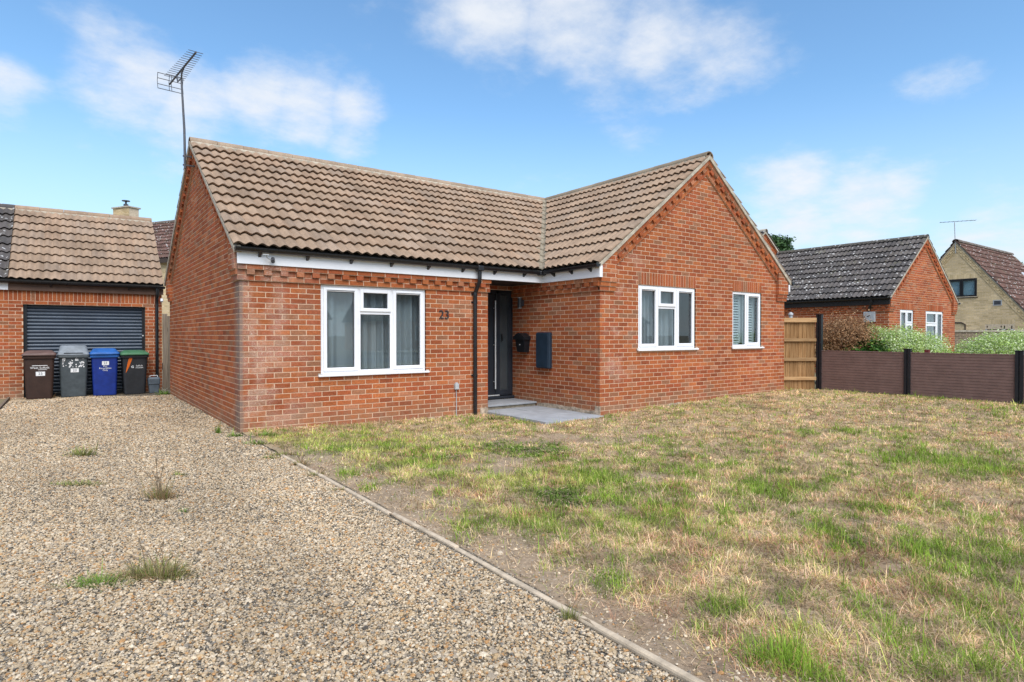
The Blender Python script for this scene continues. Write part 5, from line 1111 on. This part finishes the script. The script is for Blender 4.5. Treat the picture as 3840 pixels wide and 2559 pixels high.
# concrete edging between drive and lawn
ke = thing('lawn_edging', (0, -5, 0), 'thin pale concrete edging between gravel drive and lawn', 'edging')
y = -2.0; i = 0
while y > -10.5:
    L_ = .91; z = -.006 + rng.uniform(-.004, .004); b = MB(); dx = .015 * math.sin(y * .9) + rng.uniform(-.006, .006)
    Mx = Matrix.Translation((dx + .012, y - L_ / 2, z)) @ Matrix.Rotation(rng.uniform(-.006, .006), 4, 'Z') @ Matrix.Rotation(rng.uniform(-.006, .006), 4, 'X'); b.box(-.019, .019, -L_ / 2 + .003, L_ / 2 - .003, -.15, .016, .011, Mx); b.build('edging_stone', M['kerb'], ke); y -= L_
te = thing('timber_edging', (-2.89, 4, 0), 'grey timber edging board along the far left side of the drive', 'edging'); b = MB(); b.box(-2.91, -2.87, -2, 7.9, -.2, -.0); b.build('board', M['grey_wood'], te)

# ------------------------------------------------------------------ grass
def blades(P, L, Wd, lean, az, col, curl):
    """P (n,3) roots; returns arrays of two-segment blades"""
    n = len(P); side = np.stack([-np.sin(az), np.cos(az), np.zeros(n)], 1); dirh = np.stack([np.cos(az), np.sin(az), np.zeros(n)], 1); up = np.array((0, 0, 1.0))
    m = P + dirh * (L * .5 * np.sin(lean))[:, None] + up * (L * .5 * np.cos(lean))[:, None]; l2 = np.minimum(lean + curl, 1.52); tip = m + dirh * (L * .5 * np.sin(l2))[:, None] + up * (L * .5 * np.cos(l2))[:, None]
    h = side * (Wd / 2)[:, None]; V = np.stack([P - h, P + h, m - h * .8, m + h * .8, tip], 1).reshape(-1, 3); b = np.arange(n)[:, None] * 5
    T = np.concatenate([b + np.array([0, 1, 3]), b + np.array([0, 3, 2]), b + np.array([2, 3, 4])], 1).reshape(-1, 3); C = np.repeat(col, 5, 0); C = C.reshape(n, 5, 3); C[:, :2] *= .9; return V, T, C.reshape(-1, 3)  # root vertices tinted darker: shade between the tufts put into the blade colour
def pal(n, base, var=.22): return np.array(base)[None, :] * rng.uniform(1 - var, 1 + var, (n, 1)) * rng.uniform(.93, 1.07, (n, 3))
AV, AT, AC = [], [], []; base = 0
for z0, z1, dens, wsc in ((1.8, 3.2, 17000, .95), (3.2, 4.6, 13000, 1.1), (4.6, 6.5, 8500, 1.4), (6.5, 9, 5200, 1.8), (9, 12, 3300, 2.3), (12, 16.5, 2200, 2.9)):
    # sample the strip of lawn at this distance (a step of margin each side of the view)
    wl = z1 * .95 + .8; A_ = (z1 - z0) * 2 * wl; n = int(A_ * dens); zz_ = rng.uniform(z0, z1, n); ll = rng.uniform(-wl, wl, n)
    ncl = n // 16; cz, cl2 = rng.uniform(z0, z1, ncl), rng.uniform(-wl, wl, ncl); idx = rng.integers(0, ncl, n); tuft = rng.random(n) < .74; trad = rng.lognormal(-3.55, .4, ncl)[idx] * (1 + .08 * wsc); dzt, dlt = rng.normal(0, 1, n) * trad, rng.normal(0, 1, n) * trad
    zz_ = np.where(tuft, cz[idx] + dzt, zz_); ll = np.where(tuft, cl2[idx] + dlt, ll); tr1, tr2 = rng.random(ncl)[idx], rng.lognormal(0, .20, ncl)[idx]
    x = CAM.x + FWD.x * zz_ + RGT.x * ll; y = CAM.y + FWD.y * zz_ + RGT.y * ll; ox, oy = FWD.x * dzt + RGT.x * dlt, FWD.y * dzt + RGT.y * dlt
    az0 = np.where(tuft, np.arctan2(oy, ox) + rng.normal(0, .8, n), rng.uniform(0, 6.28, n)); tlen = rng.lognormal(0, .28, ncl)[idx]
    k = (x > .09) & (x < 11.70) & (y < np.where(x < 4.05, -.02, np.where(x < 5.32, -1.66, -1.53))) & (y > -11.8); x, y, az0, tr1, tr2, tlen, tuft = x[k], y[k], az0[k], tr1[k], tr2[k], tlen[k], tuft[k]
    w, n1_, n2_, n3_ = fields(x, y); keep = rng.random(len(x)) > np.clip(w['b'] * 1.05, 0, .93) * (1 - .6 * np.clip(w['g'], 0, 1)); x, y, az0, tr1, tr2, tlen, tuft = x[keep], y[keep], az0[keep], tr1[keep], tr2[keep], tlen[keep], tuft[keep]; w = {q: v[keep] for q, v in w.items()}
    m = len(x); r = np.where(tuft & (rng.random(m) < .72), tr1, rng.random(m)); typ = np.zeros(m, int)            # 0 straw 1 green 2 yellow-green 3 clover 4 red
    g = np.clip(w['g'], 0, 1.2) * .70; yv = np.clip(w['y'], 0, 1) * .75 + .12; d_ = np.clip(w['d'], 0, 1.2) * .9; rd_ = np.clip(w['r'], 0, 1) * .7; bs = .06
    typ = np.where(r < d_, 3, np.where(r < d_ + g, 1, np.where(r < d_ + g + rd_, 4, np.where(r < d_ + g + rd_ + yv, 2, np.where(r < d_ + g + rd_ + yv + bs, 1, 0)))))
    col = np.zeros((m, 3)); L = np.zeros(m); lean = np.zeros(m); curl = np.zeros(m)
    for t_, bc, lm, ln_, cu in ((0, (.72, .50, .295), .039, 1.08, .5), (1, (.215, .32, .035), .053, .60, .5), (2, (.46, .45, .125), .042, .80, .5), (3, (.125, .19, .03), .026, .80, .5), (4, (.50, .27, .155), .044, 1.0, .5)):
        q = typ == t_; c = q.sum(); col[q] = pal(c, bc, .26); L[q] = lm * rng.lognormal(0, .32, c); lean[q] = np.clip(rng.normal(ln_, .32, c), 0, 1.45); curl[q] = rng.uniform(0, cu * 1.6, c)
    straw2 = (typ == 0) & (rng.random(m) < .22); col[straw2] = pal(straw2.sum(), (.72, .55, .35), .12)
    bro = (typ == 0) & (rng.random(m) < .16); col[bro] = pal(bro.sum(), (.25, .165, .09), .2)
    tone = np.clip(1.02 + (fbm(x, y, 4.0, 90, 2) - .5) * 1.5 + (fbm(x, y, 13.0, 93, 2) - .5) * 1.5, .55, 1.32); tone = np.where(typ == 1, .5 + .5 * tone, tone); col *= (np.where(tuft, tr2, 1) * tone)[:, None]; L *= np.where(typ == 1, 1 + .35 * np.clip(w['g'] - .5, 0, .6) / .6, 1) * (.7 + .5 * np.clip(tone, .4, 1.2)); L *= np.where(tuft, tlen, .85); far = (z0 + z1) / 2; L *= (.86 if far > 6 else 1.0); Wd = .0030 * wsc * rng.uniform(.7, 1.35, m) * np.where(typ == 3, 2.0, 1); P = np.stack([x, y, gl_np(x, y) + (fbm(x, y, 2.2, 70, 4) - .5) * .03 + (fbm(x, y, 6.0, 95, 3) - .5) * .045 - .008], 1)
    V, T, C = blades(P, L, Wd, lean, az0, col, curl); AV.append(V); AT.append(T + base); AC.append(C); base += len(V)
    # matted dead thatch lying flat between the tufts
    q = rng.random(m) < np.where(typ == 0, .34, .08); mm = int(q.sum()); P2 = P[q].copy(); P2[:, 0] += rng.normal(0, .03, mm); P2[:, 1] = np.minimum(P2[:, 1] + rng.normal(0, .03, mm), P2[:, 1]); P2[:, 2] += rng.uniform(.004, .016, mm); tone2 = tone[q]
    tc_ = np.array([(.74, .57, .38), (.62, .44, .27), (.40, .26, .15), (.70, .50, .33), (.27, .18, .11)])[rng.choice(5, mm, p=[.34, .26, .14, .18, .08])] * rng.uniform(.85, 1.12, (mm, 1)) * tone2[:, None]
    V, T, C = blades(P2, rng.uniform(.03, .075, mm), Wd[q] * .9, rng.uniform(1.25, 1.6, mm), rng.uniform(0, 6.28, mm), tc_, rng.uniform(-.1, .15, mm)); AV.append(V); AT.append(T + base); AC.append(C); base += len(V)
gs = big_mesh('grass', np.concatenate(AV), np.concatenate(AT), M['grass'], np.concatenate(AC)); tag(gs, 'patchy dried lawn grass, straw with green tufts', 'grass', kind='stuff')
NTRI = len(gs.data.polygons)

# weeds standing in the gravel and along the walls: one thing each
def weed(px, py, wid, hgt, n, cols, label, stalks=0, up=.7, cat='weed', name='weed_tuft'):
    c = ground_at(px * 1.632, py * 1.632); c.z = gl(c.x, c.y); z = (c - CAM).dot(FWD); sc = z / FPX * 1.632; n = int(n * 1.5); wr, hh = wid * sc * 1.15, hgt * sc * 1.2; r = rng.normal(0, .45, n); a = np.stack([c.x + RGT.x * r * wr + FWD.x * rng.normal(0, .25, n) * wr, c.y + RGT.y * r * wr + FWD.y * rng.normal(0, .25, n) * wr, np.full(n, c.z - .006)], 1)
    L = hh * rng.lognormal(-.35, .35, n); ci = rng.integers(0, len(cols), n); col = np.array(cols)[ci] * rng.uniform(.9, 1.7, (n, 1)); out = np.arctan2(a[:, 1] - c.y, a[:, 0] - c.x) + rng.normal(0, .7, n)
    V, T, C = blades(a, L, np.full(n, max(.003, .0011 * z)) * rng.uniform(.7, 1.5, n), np.clip(rng.normal(up, .35, n), 0, 1.4), out, col, rng.uniform(0, .6, n)); t = thing(name, c, label, cat)
    V = V - np.array(c)[None, :]; o = big_mesh('leaves', V, T, M['leaf'], C, parent=t)
    if stalks:
        mb = MB(); mb.col = (.27, .20, .13)
        for i in range(stalks):
            a_ = rng.uniform(-1, 1); p0 = c + RGT * rng.normal(0, .2) * wr; p1 = p0 + RGT * (a_ * hh * .9) + FWD * rng.normal(0, .2) * hh + Vector((0, 0, hh * rng.uniform(1.1, 2.0) * (1 - .35 * abs(a_)))); mid = (p0 + p1) / 2 + Vector((0, 0, hh * .18)); s_ = max(.0016, .0005 * z)
            mb.tube([p0, mid, p1], [s_, s_, s_ * .8], 4); mb.tube([p1 - (p1 - mid) * .35, p1 - (p1 - mid) * .15, p1], [s_ * 1.2, s_ * 3, s_], 5)
        mb.build('stalk', M['leaf'], t, False)
GRN = [(.13, .21, .035), (.19, .25, .05), (.10, .17, .03)]; OLV = [(.22, .24, .07), (.17, .19, .05), (.30, .27, .12)]; STR = [(.40, .29, .16), (.30, .20, .11), (.20, .21, .07)]
weed(190, 1046, 26, 22, 90, OLV, 'small olive weed with dead trailing stem, farthest left in the gravel'); weed(150, 1050, 22, 6, 60, STR, 'flat dead trailing stem beside the far left gravel weed', up=1.3)
weed(180, 1113, 46, 14, 130, OLV, 'low flat green weed line at the left of the gravel', up=1.1); weed(370, 1146, 26, 40, 110, STR, 'tall dry grass clump with seed heads in mid gravel', 7, .45)
weed(420, 1178, 12, 10, 40, GRN, 'tiny green sprout to the right of the tall dry clump'); weed(228, 1345, 60, 30, 230, GRN, 'low spreading green grass tuft in the near gravel', up=.95); weed(365, 1325, 62, 46, 330, OLV + STR[:1], 'large mixed green and straw grass clump in the near gravel', 9, .75)
weed(300, 1330, 40, 26, 120, STR, 'brown dried grass between the two near gravel tufts', 4, .9); weed(540, 1003, 12, 14, 60, GRN, 'bright green weed at the foot of the front left corner', up=.8); weed(500, 995, 6, 18, 30, GRN, 'upright thin weed beside the left gable wall', up=.3)
weed(610, 1000, 30, 12, 90, GRN, 'green weeds along the foot of the front wall', up=.9); weed(620, 1052, 20, 8, 60, OLV, 'sparse weed at the start of the lawn edging', up=1.0); weed(690, 1068, 18, 16, 50, STR, 'dry wispy weed beside the lawn edging', 4); weed(380, 904, 14, 12, 70, GRN, 'green weed at the far end of the left gable wall', up=.8); weed(375, 898, 10, 10, 30, [(.5, .48, .36)], 'pale dead weed beside the food caddy', up=.8)
weed(655, 1045, 34, 12, 120, STR + OLV, 'scruffy dry grass where the gravel meets the lawn near the house', 3, .9); weed(590, 1020, 30, 12, 100, OLV + GRN, 'low green fringe between gravel and lawn by the front corner', up=.9); weed(730, 1092, 26, 12, 80, STR + OLV, 'dry grass leaning over the start of the edging', 3, .9)
weed(770, 1128, 14, 12, 45, STR, 'short brown weed on the lawn edging', up=.9); weed(1310, 1425, 16, 34, 60, OLV, 'thin leafy weed growing through the lawn edging', 3, .4); weed(100, 910, 16, 14, 50, STR, 'dry grass at the foot of the brown bin', 4, .5); weed(410, 1092, 18, 9, 45, OLV, 'low olive weed in the gravel above the dry clump', up=1.0); weed(1180, 965, 60, 10, 90, STR, 'straggly dry grass at the front edge of the paving', up=.8); weed(1140, 955, 16, 14, 60, GRN, 'small green weed at the left paving corner', up=.7)

# ------------------------------------------------------------------ gravel stones (instanced on points)
PX, PY, PZ = [], [], []
for z0, z1, dens in ((1.9, 4.2, 13000), (4.2, 6.5, 8500), (6.5, 9.5, 4200), (9.5, 13.5, 1800)):
    wl = z1 * .95 + .6; n = int((z1 - z0) * 2 * wl * dens); zz_ = rng.uniform(z0, z1, n); ll = rng.uniform(-wl, wl, n); x = CAM.x + FWD.x * zz_ + RGT.x * ll; y = CAM.y + FWD.y * zz_ + RGT.y * ll
    k = (x > -2.85) & (x < -.02) & (y < 8.05); PX.append(x[k]); PY.append(y[k]); PZ.append(zz_[k])
    # stray stones on the bare soil beside the edging
    k2 = (x > .05) & (x < .75) & (y < -1.4) & (rng.random(n) < .10 * np.clip(1.0 - x, 0, 1)); PX.append(x[k2]); PY.append(y[k2]); PZ.append(zz_[k2])
X, Y, ZD = np.concatenate(PX), np.concatenate(PY), np.concatenate(PZ); n = len(X); Z = gl_np(X, Y) + fbm(X, Y, 1.3, 60, 3) * .03 - .018 + rng.uniform(-.001, .005, n); Z = np.where(X > .03, gl_np(X, Y) + (fbm(X, Y, 2.2, 70, 4) - .5) * .03 + (fbm(X, Y, 6.0, 95, 3) - .5) * .045 - .002, Z)
me = bpy.data.meshes.new('gravel_stones'); me.vertices.add(n); me.vertices.foreach_set('co', np.stack([X, Y, Z], 1).astype(np.float32).ravel())
pc = np.array([(.66, .58, .48), (.54, .44, .32), (.46, .34, .21), (.45, .26, .12), (.34, .29, .24), (.21, .195, .18), (.50, .40, .29), (.10, .09, .08), (.60, .51, .40)]); pw = np.array([1.6, 2.2, 1.8, 1.0, 1.3, .9, 2, .45, 2]); ci = rng.choice(len(pc), n, p=pw / pw.sum()); C = np.ones((n, 4), np.float32); C[:, :3] = pc[ci] * rng.uniform(.8, 1.15, (n, 1)) * (.74 + .52 * fbm(X * 1.6, Y * .45, 1.2, 130, 4))[:, None] * np.array((.95, .89, .79))
a = me.attributes.new('scol', 'FLOAT_COLOR', 'POINT'); a.data.foreach_set('color', C.ravel()); S = (.0047 * rng.lognormal(0, .36, n) * np.where(ZD > 6.5, 1.25, 1.0) * np.where(ZD > 9.5, 1.3, 1)).astype(np.float32); a = me.attributes.new('ssize', 'FLOAT', 'POINT'); a.data.foreach_set('value', S)
gst = bpy.data.objects.new('gravel_stones', me); link(gst); tag(gst, 'loose pale pea gravel covering the driveway', 'gravel', kind='stuff')
sm_, nt = newmat('pebble'); c = attr(nt, 'scol', 'INSTANCER'); p = wpos(nt); f = ramp(nt, noise(nt, p, 160, 3), .3, .7, .82, 1.12); c = mixc(nt, 1.0, c, nd(nt, 'ShaderNodeCombineColor', {0: f, 1: f, 2: f}).outputs[0], 'MULTIPLY'); finish(nt, c, .75, None, spec=.3)
ng = bpy.data.node_groups.new('scatter_stones', 'GeometryNodeTree'); ng.interface.new_socket('Geometry', in_out='INPUT', socket_type='NodeSocketGeometry'); ng.interface.new_socket('Geometry', in_out='OUTPUT', socket_type='NodeSocketGeometry')
gi = ng.nodes.new('NodeGroupInput'); gout = ng.nodes.new('NodeGroupOutput'); tp = ng.nodes.new('GeometryNodeMeshToPoints'); ng.links.new(gi.outputs[0], tp.inputs['Mesh']); g2i = ng.nodes.new('GeometryNodeGeometryToInstance')
for i in range(6):
    ic = ng.nodes.new('GeometryNodeMeshIcoSphere'); ic.inputs['Radius'].default_value = 1; ic.inputs['Subdivisions'].default_value = 2; sp = ng.nodes.new('GeometryNodeSetPosition'); nz = ng.nodes.new('ShaderNodeTexNoise'); nz.noise_dimensions = '4D'; nz.inputs['W'].default_value = i * 7.3; nz.inputs['Scale'].default_value = .9; nz.inputs['Detail'].default_value = 1
    sb_ = ng.nodes.new('ShaderNodeVectorMath'); sb_.operation = 'SUBTRACT'; sb_.inputs[1].default_value = (.5, .5, .5); ng.links.new(nz.outputs['Color'], sb_.inputs[0]); sc_ = ng.nodes.new('ShaderNodeVectorMath'); sc_.operation = 'SCALE'; sc_.inputs['Scale'].default_value = 1.3; ng.links.new(sb_.outputs[0], sc_.inputs[0])
    ng.links.new(ic.outputs['Mesh'], sp.inputs['Geometry']); ng.links.new(sc_.outputs[0], sp.inputs['Offset']); tf = ng.nodes.new('GeometryNodeTransform'); tf.inputs['Scale'].default_value = (1 + .25 * math.sin(i * 2.1), 1 - .15 * math.sin(i * 1.3), .62); ng.links.new(sp.outputs[0], tf.inputs['Geometry']); stm = ng.nodes.new('GeometryNodeSetMaterial'); stm.inputs['Material'].default_value = sm_; ng.links.new(tf.outputs[0], stm.inputs['Geometry'])
    ng.links.new(stm.outputs[0], g2i.inputs[0])
iop = ng.nodes.new('GeometryNodeInstanceOnPoints'); iop.inputs['Pick Instance'].default_value = True; ng.links.new(tp.outputs[0], iop.inputs['Points']); ng.links.new(g2i.outputs[0], iop.inputs['Instance'])
ri = ng.nodes.new('FunctionNodeRandomValue'); ri.data_type = 'INT'; ri.inputs[4].default_value = 0; ri.inputs[5].default_value = 5; ng.links.new(ri.outputs[2], iop.inputs['Instance Index'])
rr = ng.nodes.new('FunctionNodeRandomValue'); rr.data_type = 'FLOAT_VECTOR'; rr.inputs[0].default_value = (-.45, -.45, 0); rr.inputs[1].default_value = (.45, .45, 6.28); ng.links.new(rr.outputs[0], iop.inputs['Rotation'])
na = ng.nodes.new('GeometryNodeInputNamedAttribute'); na.data_type = 'FLOAT'; na.inputs['Name'].default_value = 'ssize'; ng.links.new(na.outputs[0], iop.inputs['Scale']); ng.links.new(iop.outputs[0], gout.inputs[0])
md = gst.modifiers.new('scatter', 'NODES'); md.node_group = ng

# ------------------------------------------------------------------ shrubs and trees
def leafcloud(c, rx, ry, rz, n, size, cols, seed, shell=.55, flat=0.0, lump=.25, wts=None):
    r = np.random.default_rng(seed); d = r.normal(0, 1, (n, 3)); d /= np.linalg.norm(d, axis=1)[:, None]; d[:, 2] = np.where(d[:, 2] < -.25, -d[:, 2], d[:, 2]); th = np.arctan2(d[:, 1], d[:, 0]); ph = d[:, 2]
    bump = 1 + lump * (fbm(th * 1.3 + 5, ph * 2.2 + 3, 1.6, seed % 50 + 100, 3) - .5) * 2; rad_ = (shell + (1 - shell) * r.random(n) ** .6) * bump * (1 + .06 * r.normal(0, 1, n)); P = np.array(c)[None, :] + d * rad_[:, None] * np.array((rx, ry, rz))
    nrm = d * .6 + r.normal(0, .6, (n, 3)) + np.array((0, 0, .35)); nrm /= np.linalg.norm(nrm, axis=1)[:, None]; t = np.cross(nrm, r.normal(0, 1, (n, 3))); t /= np.linalg.norm(t, axis=1)[:, None]; b_ = np.cross(nrm, t); s_ = size * r.lognormal(0, .25, n); s_ = s_[:, None]
    V = np.stack([P - t * s_, P + b_ * s_ * .42 + nrm * s_ * .12, P + t * s_, P - b_ * s_ * .42 + nrm * s_ * .12], 1).reshape(-1, 3); i = np.arange(n)[:, None] * 4; T = np.concatenate([i + np.array([0, 1, 2]), i + np.array([0, 2, 3])], 1).reshape(-1, 3)
    ci = r.choice(len(cols), n, p=(np.array(wts) / sum(wts)) if wts else None); C = np.array(cols)[ci] * r.uniform(.75, 1.25, (n, 1)); return V, T, np.repeat(C, 4, 0)
def shrub(name, loc, parts, label, cat, stems=5, h=.8, group=None):
    t = thing(name, loc, label, cat, group); L = Vector(loc); vs, ts, cs, b0 = [], [], [], 0
    for args in parts: V, T, C = leafcloud(*args[0], **args[1]); vs.append(V); ts.append(T + b0); cs.append(C); b0 += len(V)
    big_mesh('foliage', np.concatenate(vs) - np.array(L)[None, :], np.concatenate(ts), M['leaf'], np.concatenate(cs), parent=t); mb = MB()
    for i in range(stems): a = rng.uniform(0, 6.28); mb.tube([L + Vector((rng.uniform(-.1, .1), rng.uniform(-.1, .1), -.05)), L + Vector((math.cos(a) * .15, math.sin(a) * .15, h * .4)), L + Vector((math.cos(a) * .4, math.sin(a) * .4, h * .85))], [.018, .014, .006], 5)
    mb.build('stem', M['bark'], t); return t
VAR = [(.60, .70, .34), (.36, .51, .11), (.24, .38, .07), (.72, .77, .52), (.46, .60, .18)]; VW = [3.2, 2.6, 1.5, 2.6, 2.2]
def gpt(px, z): p = at_depth(px, HOR, z); p.z = 0; return p
p = gpt(3392, 14.6)
shrub('variegated_shrub', p, [(((p.x, p.y, .66), .7, 1.0, .84, 20000, .021, VAR, 31), dict(wts=VW, lump=.2)), (((p.x - .1, p.y + .65, .86), .55, .5, .70, 8000, .021, VAR, 32), dict(wts=VW)), (((p.x + .05, p.y - 1.05, .45), .5, .5, .52, 7000, .021, VAR[1:3] + [(.33, .44, .13)], 33), {})], 'large white and green variegated shrub behind the middle of the fence', 'shrub', 8, .9)
p = gpt(3770, 13.4); shrub('variegated_shrub', p, [(((p.x, p.y, .58), .72, 1.05, .82, 22000, .021, VAR, 34), dict(wts=VW, lump=.16)), (((p.x + .3, p.y - .9, .50), .6, .8, .66, 9000, .021, VAR, 35), dict(wts=VW))], 'rounded white and green variegated shrub at the right edge behind the fence', 'shrub', 8, .9)
p = gpt(3170, 15.2); DRY = [(.36, .185, .08), (.29, .145, .065), (.43, .245, .12), (.23, .12, .06), (.46, .29, .16)]
shrub('dry_shrub', p, [(((p.x, p.y, .98), .72, .88, .85, 20000, .022, DRY, 36), dict(lump=.3, shell=.35)), (((p.x - .3, p.y + .5, .6), .7, .7, .6, 6000, .024, DRY + [(.10, .14, .03)], 37), {})], 'brown dried-out shrub beside the timber fence panel', 'shrub', 10, 1.5)
p = gpt(3262, 14.7); shrub('laurel_bush', p, [(((p.x, p.y, .62), .6, .62, .62, 1900, .055, [(.035, .09, .015), (.06, .15, .02), (.16, .27, .035), (.025, .06, .012)], 38), {})], 'dark glossy green bush between the dry and variegated shrubs', 'bush', 5, .8)
def tree(loc, H, r, label, cols, seed, n=5000, size=.16, conifer=False):
    t = thing('tree', loc, label, 'tree'); L = Vector(loc); vs, ts, cs, b0 = [], [], [], 0; rr = np.random.default_rng(seed); mb = MB(); mb.tube([L, L + Vector((.1, 0, H * .5)), L + Vector((0, .1, H * .92))], [.22, .15, .04], 8)
    for i in range(14):
        a = rr.uniform(0, 6.28); hgt = rr.uniform(.45, .96); q = r * (1.1 - hgt * .75) * rr.uniform(.5, 1.15); c = (L.x + math.cos(a) * q, L.y + math.sin(a) * q, L.z + H * hgt); mb.tube([L + Vector((0, 0, H * hgt * .8)), Vector(c)], [.05, .015], 5)
        V, T, C = leafcloud(c, r * .42, r * .42, r * .36, n // 14, size, cols, seed + i, shell=.2, lump=.5); vs.append(V); ts.append(T + b0); cs.append(C); b0 += len(V)
    big_mesh('crown', np.concatenate(vs) - np.array(L)[None, :], np.concatenate(ts), M['leaf'], np.concatenate(cs), parent=t); mb.build('trunk', M['bark'], t)
p = at_depth(2905, HOR, 40.0); p.z = 0; tree(p, 7.6, 1.7, 'dark green tree top showing above the neighbouring roof', [(.045, .10, .03), (.07, .14, .04), (.03, .07, .02)], 60, 9000, .10)
p = at_depth(3868, HOR, 52.0); p.z = 0; tree(p, 7.6, 2.4, 'green tree at the far right edge behind the buff house', [(.10, .17, .04), (.14, .22, .06), (.06, .11, .03)], 80, 5000, .14)
print('grass tris', NTRI, 'objects', len(bpy.data.objects), 'stones', n)
